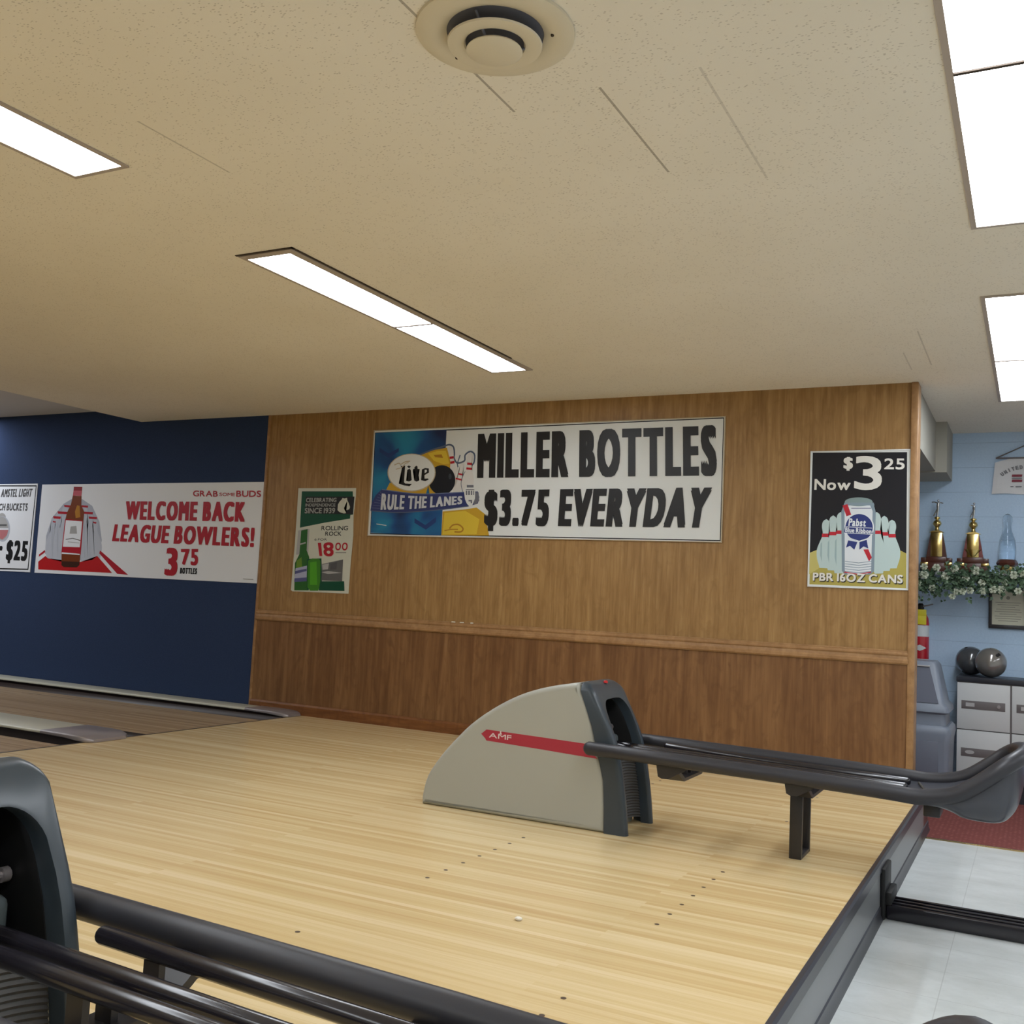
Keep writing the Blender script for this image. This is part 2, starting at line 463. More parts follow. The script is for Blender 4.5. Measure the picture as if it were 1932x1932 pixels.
PC = dict(black=(20, 20, 26), paper=(220, 223, 222), lg_white=(234, 238, 244), ink=(34, 34, 36), ink2=(84, 84, 86), red=(176, 30, 46), b_navy=(36, 52, 92), b_blue=(34, 88, 140),
 b_teal=(44, 124, 162), b_gold=(196, 156, 48), b_yellow=(216, 186, 62), b_brown=(172, 122, 40), b_steel=(86, 98, 122), b_pin=(216, 214, 212), b_ball=(28, 32, 40), b_ballhi=(60, 66, 76),
 b_tan=(186, 172, 146), b_ribbon=(54, 62, 112), b_ribhi=(104, 118, 152), b_silver=(200, 204, 210), b_grey=(110, 112, 124), lg_shade=(182, 188, 200), lg_shade2=(176, 182, 196), b_field=(34, 88, 140), b_field2=(40, 62, 116), lg_pin=(190, 196, 208), lane_red=(186, 30, 34),
 amber=(122, 58, 22), amber_lt=(180, 124, 40), amber_dk=(62, 32, 18), red_dk=(146, 32, 40), pink=(196, 92, 104), pinkish=(188, 120, 124), grey_lt=(172, 172, 172), grey_dk=(98, 98, 98),
 gr_dark=(14, 74, 52), gr_grey=(158, 160, 156), gr_cream=(204, 206, 192), gr_bottle=(44, 98, 40), gr_mid=(104, 140, 44), gr_label=(170, 174, 200), gr_labelblue=(88, 92, 138), gr_can=(62, 128, 34),
 gr_bright=(82, 162, 34), c_lane=(176, 164, 84), c_lane2=(196, 186, 112), c_black=(22, 22, 30), c_pin=(186, 206, 206), c_pinsh=(156, 180, 184), c_red=(186, 38, 54), c_canside=(132, 150, 164),
 c_can=(222, 228, 234), c_top=(130, 150, 150), c_blue=(44, 58, 122), c_white=(226, 224, 218))
PM = {k: mat('print_'+k, L(*v), .42, spec=.35) for k, v in PC.items()}
_t = NT(PM['b_field'])
_t.base(_t.ramp(_t.noise(_t.coords((1.9, 1, 2.6)), 1., 2., .4, .6), [(.36, L(30, 44, 82)), (.48, L(34, 82, 136)), (.60, L(40, 128, 166)), (.7, L(44, 136, 170))]))
# ------------------------------------------------------------------ printed artwork: outlines in metres on the wall
ART={'banner': [('p', 'black', [(0.5793, 2.3884), (3.5397, 2.4003), (3.543, 1.5339), (0.5911, 1.5381)]),
('p', 'paper', [(0.5853, 2.3793), (3.5342, 2.393), (3.5371, 1.5411), (0.5958, 1.547)]),
('p', 'b_field', [(0.5849, 2.3856), (1.2761, 2.3913), (1.2806, 1.539), (0.5961, 1.5492)]),
('p', 'b_field2', [(1.0186, 1.6739), (1.1244, 1.62), (1.2212, 1.684), (1.2238, 1.6439), (1.1336, 1.5827), (1.0212, 1.6363)]),
('p', 'b_field2', [(0.6338, 2.258), (0.7303, 2.2079), (0.826, 2.2532), (0.8281, 2.2235), (0.7328, 2.1721), (0.6365, 2.2219)]),
('p', 'b_gold', [(1.2816, 1.7301), (1.4876, 1.748), (1.5901, 1.7624), (1.6699, 1.7095), (1.6861, 1.6482), (1.7144, 1.5439), (1.2806, 1.539)]),
('p', 'b_yellow', [(1.2989, 1.7188), (1.4883, 1.7367), (1.6212, 1.67), (1.6026, 1.5523), (1.2902, 1.5448)]),
('s', 'b_brown', [(1.3532, 1.594), (1.3843, 1.6227), (1.4365, 1.6261), (1.4774, 1.5955), (1.4595, 1.5699), (1.4008, 1.5691)], 0.012),
('s', 'b_brown', [(1.308, 1.5764), (1.3667, 1.5885), (1.4322, 1.5893)], 0.008),
('p', 'b_gold', [(1.0454, 2.192), (1.1656, 2.2272), (1.2888, 2.2445), (1.3454, 2.0849), (1.3352, 1.8788), (1.1482, 1.8738), (1.0882, 2.1649)]),
('p', 'b_yellow', [(1.1132, 2.1993), (1.2065, 2.2204), (1.2804, 2.2187), (1.3203, 2.1141), (1.2673, 2.1093), (1.1713, 2.1399)]),
('p', 'b_brown', [(1.1683, 2.1865), (1.242, 2.1906), (1.2573, 2.1614), (1.1829, 2.1687)]),
('p', 'b_gold', [(0.7581, 1.967), (0.7238, 1.9021), (0.8728, 1.8837), (1.1145, 1.8711), (1.1308, 1.9318), (0.9409, 1.9039)]),
('s', 'b_steel', [(1.0385, 2.1922), (1.1452, 2.2277), (1.2448, 2.2514), (1.3073, 2.2671), (1.3483, 2.2487), (1.3617, 2.1938), (1.3605, 2.1593), (1.3928, 2.1185), (1.4574, 2.1345), (1.4612, 2.1801), (1.5051, 2.2076), (1.5455, 2.184), (1.546, 2.1214), (1.5192, 2.0821), (1.5197, 2.0197), (1.5401, 1.9515)], 0.014),
('p', 'b_pin', [(1.3144, 2.26), (1.312, 2.2574), (1.3086, 2.2537), (1.305, 2.2493), (1.3025, 2.2446), (1.3012, 2.2397), (1.3006, 2.2342), (1.3005, 2.2284), (1.3008, 2.2224), (1.3015, 2.2159), (1.3025, 2.2091), (1.304, 2.2021), (1.3059, 2.1949), (1.3086, 2.1872), (1.3118, 2.1792), (1.3152, 2.1714), (1.3181, 2.1642), (1.3205, 2.1581), (1.3226, 2.1527), (1.3245, 2.1473), (1.326, 2.1411), (1.3272, 2.134), (1.3281, 2.1263), (1.3286, 2.1182), (1.329, 2.1095), (1.3289, 2.1002), (1.3286, 2.0904), (1.3281, 2.0801), (1.3278, 2.0694), (1.3275, 2.0577), (1.3272, 2.0454), (1.3272, 2.033), (1.3277, 2.0215), (1.3288, 2.0113), (1.3303, 2.0018), (1.3323, 1.9925), (1.3348, 1.9825), (1.338, 1.9714), (1.3419, 1.9597), (1.3461, 1.948), (1.3506, 1.9367), (1.3557, 1.9258), (1.3612, 1.915), (1.3667, 1.9048), (1.3715, 1.8957), (1.3755, 1.8875), (1.379, 1.8801), (1.382, 1.874), (1.384, 1.8696), (1.432, 1.876), (1.4319, 1.8806), (1.4318, 1.8871), (1.4316, 1.8949), (1.4316, 1.9036), (1.4317, 1.9133), (1.4321, 1.9242), (1.4323, 1.9357), (1.4319, 1.9472), (1.4308, 1.9588), (1.4293, 1.9709), (1.4274, 1.9827), (1.4253, 1.9939), (1.423, 2.0039), (1.4205, 2.0131), (1.4175, 2.0223), (1.4137, 2.0321), (1.4088, 2.043), (1.403, 2.0546), (1.397, 2.0662), (1.3913, 2.0771), (1.3859, 2.0871), (1.3807, 2.0967), (1.3757, 2.1058), (1.3714, 2.1145), (1.3676, 2.1228), (1.3643, 2.1306), (1.3616, 2.138), (1.3594, 2.145), (1.3579, 2.1512), (1.3571, 2.1567), (1.3566, 2.1623), (1.356, 2.1686), (1.3554, 2.176), (1.3548, 2.1842), (1.3541, 2.1924), (1.353, 2.2002), (1.3515, 2.2075), (1.3496, 2.2144), (1.3474, 2.2211), (1.3449, 2.2273), (1.3424, 2.2331), (1.3396, 2.2386), (1.3365, 2.2436), (1.3329, 2.248), (1.3283, 2.2519), (1.3229, 2.2553), (1.3179, 2.258), (1.3144, 2.26)]),
('p', 'red', [(1.3168, 2.1701), (1.3216, 2.1506), (1.3591, 2.155), (1.3544, 2.1744)]),
('p', 'red', [(1.3257, 2.1311), (1.3304, 2.1116), (1.369, 2.1162), (1.3644, 2.1356)]),
('p', 'b_pin', [(1.4454, 2.1176), (1.4424, 2.1167), (1.438, 2.1155), (1.4334, 2.1139), (1.4295, 2.1119), (1.4267, 2.1093), (1.4243, 2.1064), (1.4222, 2.1031), (1.4204, 2.0995), (1.4187, 2.0956), (1.4173, 2.0914), (1.4162, 2.0869), (1.4154, 2.0822), (1.4151, 2.0771), (1.4152, 2.0716), (1.4154, 2.0662), (1.4155, 2.0613), (1.4155, 2.0571), (1.4155, 2.0534), (1.4153, 2.0498), (1.4145, 2.0458), (1.4131, 2.0413), (1.4112, 2.0367), (1.4089, 2.0318), (1.4062, 2.0266), (1.4029, 2.0212), (1.3992, 2.0157), (1.3952, 2.0098), (1.3912, 2.0036), (1.3869, 1.9969), (1.3823, 1.9898), (1.378, 1.9826), (1.3744, 1.9757), (1.3718, 1.9695), (1.3699, 1.9636), (1.3684, 1.9576), (1.3672, 1.951), (1.3662, 1.9437), (1.3655, 1.9358), (1.3651, 1.9278), (1.3652, 1.92), (1.3659, 1.9123), (1.3671, 1.9045), (1.3684, 1.897), (1.3694, 1.8904), (1.3701, 1.8845), (1.3707, 1.8792), (1.3711, 1.8748), (1.3714, 1.8717), (1.4164, 1.8626), (1.4179, 1.8654), (1.42, 1.8692), (1.4227, 1.8739), (1.4256, 1.879), (1.4291, 1.8847), (1.4333, 1.891), (1.4374, 1.8977), (1.441, 1.9045), (1.4442, 1.9116), (1.447, 1.9191), (1.4494, 1.9265), (1.4514, 1.9336), (1.4528, 1.9401), (1.4538, 1.9462), (1.4544, 1.9523), (1.4544, 1.959), (1.4539, 1.9667), (1.4527, 1.975), (1.4514, 1.9834), (1.4501, 1.9912), (1.4489, 1.9985), (1.4475, 2.0055), (1.4463, 2.0121), (1.4454, 2.0183), (1.445, 2.0241), (1.4448, 2.0295), (1.4449, 2.0346), (1.4454, 2.0392), (1.4462, 2.0432), (1.4474, 2.0466), (1.4489, 2.0499), (1.4505, 2.0538), (1.4525, 2.0582), (1.4549, 2.0631), (1.4571, 2.0681), (1.4588, 2.0729), (1.4599, 2.0775), (1.4607, 2.082), (1.461, 2.0864), (1.461, 2.0907), (1.4608, 2.0947), (1.4602, 2.0986), (1.4592, 2.1023), (1.4576, 2.1058), (1.4548, 2.1092), (1.4512, 2.1126), (1.4478, 2.1155), (1.4454, 2.1176)]),
('p', 'red', [(1.4096, 2.0377), (1.407, 2.0251), (1.4441, 2.0173), (1.4467, 2.0298)]),
('p', 'red', [(1.3859, 2.0008), (1.3833, 1.9882), (1.4512, 1.974), (1.4538, 1.9865)]),
('p', 'b_pin', [(1.5106, 2.203), (1.5071, 2.2013), (1.5019, 2.199), (1.4965, 2.196), (1.4921, 2.1926), (1.489, 2.1888), (1.4866, 2.1843), (1.4847, 2.1795), (1.4831, 2.1743), (1.4818, 2.1688), (1.4808, 2.1628), (1.4803, 2.1566), (1.4802, 2.1501), (1.4807, 2.1431), (1.4819, 2.1357), (1.4832, 2.1283), (1.4842, 2.1216), (1.485, 2.116), (1.4857, 2.111), (1.4861, 2.106), (1.4859, 2.1005), (1.485, 2.0942), (1.4835, 2.0876), (1.4816, 2.0806), (1.4792, 2.0732), (1.4762, 2.0654), (1.4726, 2.0572), (1.4688, 2.0486), (1.465, 2.0395), (1.4609, 2.0298), (1.4566, 2.0193), (1.4526, 2.0089), (1.4495, 1.999), (1.4474, 1.9901), (1.4461, 1.9818), (1.4454, 1.9735), (1.4451, 1.9644), (1.4453, 1.9543), (1.4459, 1.9436), (1.447, 1.9327), (1.4486, 1.9222), (1.4509, 1.9118), (1.4538, 1.9014), (1.4568, 1.8916), (1.4593, 1.8828), (1.4613, 1.875), (1.463, 1.8679), (1.4644, 1.8621), (1.4654, 1.8579), (1.5226, 1.8531), (1.5239, 1.857), (1.5258, 1.8625), (1.5282, 1.8693), (1.5309, 1.8767), (1.5342, 1.8849), (1.5381, 1.8941), (1.5419, 1.9038), (1.5452, 1.9136), (1.5477, 1.9237), (1.5498, 1.9343), (1.5514, 1.9447), (1.5525, 1.9547), (1.5531, 1.9636), (1.5532, 1.972), (1.5527, 1.9804), (1.5515, 1.9895), (1.5494, 1.9998), (1.5464, 2.0109), (1.5432, 2.0219), (1.5401, 2.0323), (1.5372, 2.042), (1.5343, 2.0512), (1.5315, 2.06), (1.5293, 2.0682), (1.5277, 2.076), (1.5264, 2.0834), (1.5256, 2.0902), (1.5253, 2.0966), (1.5256, 2.1021), (1.5265, 2.1069), (1.5277, 2.1117), (1.529, 2.1171), (1.5306, 2.1236), (1.5326, 2.1305), (1.5344, 2.1376), (1.5357, 2.1444), (1.5362, 2.1508), (1.5362, 2.1571), (1.5358, 2.1632), (1.535, 2.1689), (1.534, 2.1744), (1.5325, 2.1796), (1.5306, 2.1844), (1.5279, 2.1889), (1.5239, 2.1931), (1.5188, 2.1972), (1.514, 2.2006), (1.5106, 2.203)]),
('p', 'red', [(1.4857, 2.1197), (1.4849, 2.1023), (1.5265, 2.0982), (1.5273, 2.1156)]),
('p', 'red', [(1.4791, 2.0819), (1.4783, 2.0645), (1.5294, 2.0595), (1.5302, 2.0769)]),
('s', 'b_steel', [(1.4015, 2.084), (1.3931, 2.1128), (1.4152, 2.1811)], 0.01),
('s', 'b_steel', [(1.4692, 2.0488), (1.4433, 1.9921), (1.4399, 1.9409), (1.4601, 1.8783)], 0.005),
('p', 'b_ball', [(1.3835, 1.9814), (1.3829, 1.9607), (1.3786, 1.9408), (1.3707, 1.9221), (1.3593, 1.9052), (1.3449, 1.8906), (1.3279, 1.8788), (1.3088, 1.8701), (1.2881, 1.8648), (1.2664, 1.863), (1.2445, 1.8649), (1.2229, 1.8704), (1.2024, 1.8793), (1.1836, 1.8914), (1.167, 1.9063), (1.1532, 1.9235), (1.1425, 1.9426), (1.1354, 1.9629), (1.1321, 1.9839), (1.1327, 2.0048), (1.1371, 2.0251), (1.1452, 2.0441), (1.1568, 2.0611), (1.1715, 2.0758), (1.1889, 2.0875), (1.2083, 2.0961), (1.2293, 2.1012), (1.251, 2.1026), (1.273, 2.1004), (1.2945, 2.0947), (1.3148, 2.0855), (1.3334, 2.0733), (1.3497, 2.0583), (1.3632, 2.0411), (1.3735, 2.0222), (1.3804, 2.002)]),
('p', 'b_ballhi', [(1.3481, 2.0104), (1.3481, 2.0064), (1.3477, 2.0025), (1.3468, 1.9989), (1.3456, 1.9957), (1.344, 1.9928), (1.342, 1.9906), (1.3398, 1.9889), (1.3374, 1.9879), (1.3349, 1.9876), (1.3324, 1.988), (1.3299, 1.989), (1.3274, 1.9907), (1.3252, 1.993), (1.3232, 1.9959), (1.3216, 1.9992), (1.3203, 2.0028), (1.3194, 2.0067), (1.3189, 2.0107), (1.3189, 2.0147), (1.3193, 2.0185), (1.3201, 2.0222), (1.3214, 2.0254), (1.323, 2.0282), (1.3249, 2.0305), (1.3271, 2.0322), (1.3295, 2.0332), (1.332, 2.0335), (1.3346, 2.0331), (1.3371, 2.032), (1.3395, 2.0303), (1.3417, 2.028), (1.3437, 2.0251), (1.3454, 2.0219), (1.3467, 2.0182), (1.3476, 2.0143)]),
('p', 'b_tan', [(1.1964, 2.0439), (1.1947, 2.0173), (1.1861, 1.9915), (1.1709, 1.9673), (1.1495, 1.9455), (1.1225, 1.9267), (1.0907, 1.9115), (1.0551, 1.9004), (1.0165, 1.8936), (0.9763, 1.8914), (0.9356, 1.894), (0.8956, 1.9012), (0.8575, 1.9129), (0.8226, 1.9288), (0.7919, 1.9484), (0.7665, 1.971), (0.7471, 1.9961), (0.7344, 2.0228), (0.7288, 2.0503), (0.7304, 2.0777), (0.7394, 2.1042), (0.7553, 2.1289), (0.7776, 2.151), (0.8056, 2.1699), (0.8385, 2.1849), (0.8751, 2.1957), (0.9144, 2.202), (0.955, 2.2034), (0.9958, 2.2001), (1.0355, 2.1922), (1.0728, 2.18), (1.1068, 2.1638), (1.1364, 2.1441), (1.1608, 2.1216), (1.1792, 2.0969), (1.1912, 2.0707)]),
('p', 'paper', [(1.1876, 2.0452), (1.1859, 2.0197), (1.1776, 1.9951), (1.163, 1.972), (1.1424, 1.9512), (1.1164, 1.9333), (1.0858, 1.9188), (1.0515, 1.9081), (1.0144, 1.9016), (0.9757, 1.8996), (0.9366, 1.9021), (0.8981, 1.909), (0.8615, 1.9202), (0.828, 1.9354), (0.7985, 1.9541), (0.7741, 1.9757), (0.7555, 1.9996), (0.7433, 2.0251), (0.7379, 2.0514), (0.7395, 2.0775), (0.7481, 2.1028), (0.7634, 2.1263), (0.7849, 2.1475), (0.8118, 2.1655), (0.8434, 2.1799), (0.8786, 2.1902), (0.9163, 2.1961), (0.9554, 2.1975), (0.9946, 2.1944), (1.0328, 2.1869), (1.0687, 2.1752), (1.1014, 2.1597), (1.1299, 2.1409), (1.1533, 2.1194), (1.1711, 2.0958), (1.1826, 2.0708)]),
('p', 'ink', [(0.8486, 2.1106), (0.8717, 2.0996), (0.8992, 2.1062), (0.8904, 2.0923), (0.8976, 1.9687), (0.9094, 1.958), (0.9755, 1.9539), (0.954, 1.9348), (0.9001, 1.9416), (0.8467, 1.9573), (0.8738, 1.9689), (0.8668, 2.0897)]),
('p', 'ink', [(0.9193, 2.0965), (0.9354, 2.1056), (0.9554, 2.0959), (0.9398, 2.0821)]),
('p', 'ink', [(0.9226, 2.0694), (0.9441, 2.0796), (0.9574, 2.0665), (0.9626, 1.9915), (0.9713, 1.9844), (0.9465, 1.9729), (0.9176, 1.9802), (0.9349, 1.9906), (0.9314, 2.0622)]),
('p', 'ink', [(0.9903, 2.0906), (1.0088, 2.1032), (1.0203, 2.0948), (1.0215, 2.0773), (1.043, 2.0735), (1.0418, 2.0606), (1.0225, 2.0621), (1.0288, 1.9896), (1.0457, 1.9824), (1.0204, 1.971), (0.9963, 1.9818), (1.0026, 1.9911), (0.9977, 2.0624), (0.9771, 2.0616), (0.9789, 2.0756), (0.9966, 2.0788)]),
('p', 'ink', [(1.0637, 2.0708), (1.0923, 2.082), (1.1293, 2.078), (1.1329, 2.0448), (1.0921, 2.0238), (1.094, 1.9959), (1.1265, 1.9967), (1.1352, 1.9885), (1.1022, 1.9749), (1.0621, 1.9835), (1.0723, 1.9932)]),
('p', 'paper', [(1.0905, 2.0681), (1.111, 2.0678), (1.1121, 2.0503), (1.0924, 2.0401)]),
('s', 'b_tan', [(0.7937, 2.1116), (0.8349, 2.1257), (0.8566, 2.1164), (0.8971, 2.1363), (0.9454, 2.1413)], 0.008),
('s', 'b_tan', [(0.8103, 2.0758), (0.8722, 2.0925), (0.8981, 2.1216), (0.9323, 2.1298)], 0.006),
('p', 'b_ribbon', [(0.6839, 1.9124), (0.8163, 1.8916), (0.9564, 1.8792), (1.1483, 1.8727), (1.3484, 1.8788), (1.479, 1.8884), (1.5954, 1.889), (1.6109, 1.8439), (1.601, 1.7933), (1.5186, 1.7718), (1.2908, 1.7428), (1.0221, 1.7232), (0.8146, 1.7164), (0.5824, 1.7342), (0.5889, 1.7926), (0.6267, 1.8639)]),
('s', 'b_steel', [(0.5861, 1.7331), (0.8144, 1.7193), (1.0219, 1.7261), (1.2905, 1.7473), (1.5185, 1.7735)], 0.007),
('s', 'b_ribhi', [(0.6841, 1.91), (0.9565, 1.8781), (1.1483, 1.8715), (1.4662, 1.8839)], 0.007),
('s', 'b_ribhi', [(0.5915, 1.7569), (0.6742, 1.7524)], 0.003),
('s', 'b_ribhi', [(0.6042, 1.7795), (0.6748, 1.7737)], 0.003),
('s', 'b_ribhi', [(0.6169, 1.8021), (0.6753, 1.795)], 0.003),
('s', 'b_ribhi', [(0.6296, 1.8247), (0.6759, 1.8163)], 0.003),
('s', 'b_ribhi', [(0.6423, 1.8472), (0.6765, 1.8377)], 0.003),
('s', 'b_ribhi', [(0.6549, 1.8698), (0.6771, 1.859)], 0.003),
('s', 'b_ribhi', [(0.6676, 1.8923), (0.6777, 1.8804)], 0.003),
('t', 'b_navy', 'RULE THE LANES', [(0.6924, 1.8738), (1.4639, 1.8482), (1.4644, 1.7858), (0.6883, 1.7347)], 0.0, 0.19, -0.012),
('t', 'b_silver', 'RULE THE LANES', [(0.6864, 1.8786), (1.4584, 1.8528), (1.4589, 1.7904), (0.6822, 1.7394)], 0.0, 0.19, -0.012),
('p', 'b_grey', [(1.5701, 1.8806), (1.6021, 1.8833), (1.6125, 1.8158), (1.5885, 1.7877), (1.5628, 1.7877)]),
('p', 'paper', [(1.4924, 1.9348), (1.511, 1.9494), (1.5533, 1.9457), (1.5712, 1.9173), (1.573, 1.8327), (1.5506, 1.7764), (1.5285, 1.7679), (1.5011, 1.7932), (1.4827, 1.8272), (1.4688, 1.8953)]),
('p', 'b_grey', [(1.4921, 1.9405), (1.5537, 1.94), (1.5549, 1.9203), (1.4933, 1.9207)]),
('p', 'b_grey', [(1.4864, 1.8952), (1.4994, 1.8951), (1.5015, 1.8611), (1.4885, 1.8612)]),
('p', 'b_grey', [(1.5078, 1.8951), (1.5228, 1.895), (1.5248, 1.8611), (1.5099, 1.8611)]),
('p', 'b_grey', [(1.5318, 1.8949), (1.5448, 1.8949), (1.5468, 1.861), (1.5339, 1.861)]),
('p', 'b_grey', [(1.5532, 1.8948), (1.5615, 1.8948), (1.5636, 1.8609), (1.5552, 1.861)]),
('p', 'b_grey', [(1.4857, 1.9065), (1.5622, 1.9061), (1.5625, 1.9004), (1.486, 1.9009)]),
('p', 'b_grey', [(1.5155, 1.8215), (1.5479, 1.8215), (1.5486, 1.8102), (1.5162, 1.8102)]),
('p', 'b_grey', [(1.5356, 1.8102), (1.5486, 1.8102), (1.5494, 1.7961), (1.5365, 1.7961)]),
('s', 'paper', [(0.6514, 1.6238), (0.7017, 1.6184), (0.7517, 1.6113)], 0.006),
('t', 'ink', 'MILLER BOTTLES', [(1.5703, 2.3496), (3.4879, 2.3491), (3.5036, 1.987), (1.5817, 1.9914)], 0.0, 0.15, 0.0),
('t', 'ink', '$3.75 EVERYDAY', [(1.656, 1.902), (3.4728, 1.911), (3.429, 1.5796), (1.6676, 1.5793)], 0.0, 0.15, 0.0)], 'league': [('p', 'lg_white', [(-3.4941, 1.9814), (-0.5662, 1.9582), (-0.5665, 1.0944), (-3.4815, 1.0965)]),
('p', 'lg_shade2', [(-3.3696, 1.2829), (-3.3771, 1.4628), (-3.3154, 1.644), (-3.1599, 1.7886), (-3.051, 1.8352), (-2.8964, 1.835), (-2.746, 1.7678), (-2.6272, 1.6141), (-2.5709, 1.4336), (-2.589, 1.2944), (-2.6817, 1.2365), (-3.2344, 1.2218)]),
('p', 'lg_pin', [(-3.2846, 1.6514), (-3.2898, 1.6493), (-3.2973, 1.6464), (-3.3053, 1.6428), (-3.3117, 1.6387), (-3.3161, 1.634), (-3.3196, 1.6287), (-3.3223, 1.6229), (-3.3245, 1.6167), (-3.3264, 1.6101), (-3.3276, 1.603), (-3.3283, 1.5955), (-3.3283, 1.5878), (-3.3272, 1.5795), (-3.3253, 1.5707), (-3.3232, 1.562), (-3.3215, 1.5541), (-3.3202, 1.5474), (-3.319, 1.5415), (-3.3183, 1.5356), (-3.3184, 1.529), (-3.3196, 1.5215), (-3.3216, 1.5136), (-3.3243, 1.5052), (-3.3276, 1.4963), (-3.3319, 1.487), (-3.337, 1.4771), (-3.3424, 1.4668), (-3.3478, 1.456), (-3.3536, 1.4443), (-3.3597, 1.4318), (-3.3653, 1.4192), (-3.3697, 1.4074), (-3.3725, 1.3968), (-3.3742, 1.3869), (-3.375, 1.3769), (-3.3752, 1.3662), (-3.3747, 1.3542), (-3.3735, 1.3414), (-3.3716, 1.3285), (-3.369, 1.316), (-3.3654, 1.3037), (-3.3607, 1.2915), (-3.356, 1.2799), (-3.352, 1.2695), (-3.3489, 1.2603), (-3.3462, 1.2519), (-3.344, 1.2449), (-3.3424, 1.24), (-3.2576, 1.2358), (-3.2557, 1.2405), (-3.2531, 1.2472), (-3.2498, 1.2552), (-3.246, 1.2641), (-3.2413, 1.2739), (-3.2358, 1.2849), (-3.2303, 1.2966), (-3.2258, 1.3084), (-3.2224, 1.3204), (-3.2195, 1.333), (-3.2174, 1.3455), (-3.2161, 1.3573), (-3.2155, 1.368), (-3.2155, 1.3779), (-3.2165, 1.3879), (-3.2185, 1.3987), (-3.2219, 1.4109), (-3.2265, 1.4239), (-3.2316, 1.437), (-3.2364, 1.4493), (-3.2409, 1.4607), (-3.2456, 1.4716), (-3.2498, 1.4819), (-3.2533, 1.4917), (-3.256, 1.5009), (-3.2581, 1.5096), (-3.2594, 1.5177), (-3.26, 1.5253), (-3.2597, 1.5318), (-3.2586, 1.5376), (-3.2569, 1.5433), (-3.2551, 1.5498), (-3.2529, 1.5575), (-3.2501, 1.5658), (-3.2476, 1.5743), (-3.246, 1.5824), (-3.2454, 1.59), (-3.2455, 1.5975), (-3.2462, 1.6047), (-3.2475, 1.6115), (-3.2493, 1.6179), (-3.2515, 1.6241), (-3.2546, 1.6298), (-3.2586, 1.6351), (-3.2646, 1.64), (-3.2723, 1.6447), (-3.2796, 1.6486), (-3.2846, 1.6514)]),
('p', 'lg_pin', [(-3.2181, 1.7094), (-3.2237, 1.7069), (-3.2319, 1.7034), (-3.2405, 1.6991), (-3.2474, 1.6941), (-3.2521, 1.6886), (-3.2557, 1.6823), (-3.2586, 1.6755), (-3.2608, 1.6682), (-3.2627, 1.6604), (-3.2639, 1.6521), (-3.2644, 1.6433), (-3.2642, 1.6343), (-3.2629, 1.6246), (-3.2605, 1.6143), (-3.258, 1.6042), (-3.2559, 1.595), (-3.2543, 1.5871), (-3.2529, 1.5802), (-3.2519, 1.5733), (-3.252, 1.5656), (-3.2531, 1.5568), (-3.255, 1.5475), (-3.2577, 1.5377), (-3.2612, 1.5272), (-3.2656, 1.5162), (-3.2709, 1.5047), (-3.2766, 1.4925), (-3.2822, 1.4798), (-3.2882, 1.466), (-3.2945, 1.4512), (-3.3004, 1.4365), (-3.3048, 1.4226), (-3.3076, 1.4101), (-3.3093, 1.3985), (-3.3099, 1.3869), (-3.3098, 1.3743), (-3.309, 1.3603), (-3.3074, 1.3454), (-3.3049, 1.3303), (-3.3018, 1.3157), (-3.2975, 1.3014), (-3.2921, 1.2872), (-3.2867, 1.2737), (-3.2821, 1.2617), (-3.2784, 1.2509), (-3.2752, 1.2411), (-3.2727, 1.2331), (-3.2708, 1.2274), (-3.1782, 1.2238), (-3.1762, 1.2293), (-3.1735, 1.2372), (-3.1701, 1.2466), (-3.1662, 1.257), (-3.1613, 1.2686), (-3.1556, 1.2816), (-3.1499, 1.2953), (-3.1453, 1.3091), (-3.1418, 1.3233), (-3.1391, 1.338), (-3.1371, 1.3526), (-3.1359, 1.3664), (-3.1355, 1.3789), (-3.1358, 1.3905), (-3.1371, 1.4022), (-3.1395, 1.4148), (-3.1436, 1.429), (-3.149, 1.4441), (-3.1548, 1.4594), (-3.1604, 1.4737), (-3.1656, 1.4869), (-3.1709, 1.4996), (-3.1759, 1.5116), (-3.1799, 1.523), (-3.1831, 1.5337), (-3.1855, 1.5438), (-3.1872, 1.5533), (-3.1881, 1.5621), (-3.1879, 1.5698), (-3.1868, 1.5766), (-3.1852, 1.5833), (-3.1834, 1.5909), (-3.1811, 1.5999), (-3.1783, 1.6097), (-3.1757, 1.6197), (-3.1742, 1.6292), (-3.1737, 1.6381), (-3.174, 1.6469), (-3.175, 1.6553), (-3.1766, 1.6632), (-3.1787, 1.6707), (-3.1813, 1.6779), (-3.1847, 1.6845), (-3.1893, 1.6906), (-3.196, 1.6964), (-3.2045, 1.7017), (-3.2125, 1.7062), (-3.2181, 1.7094)]),
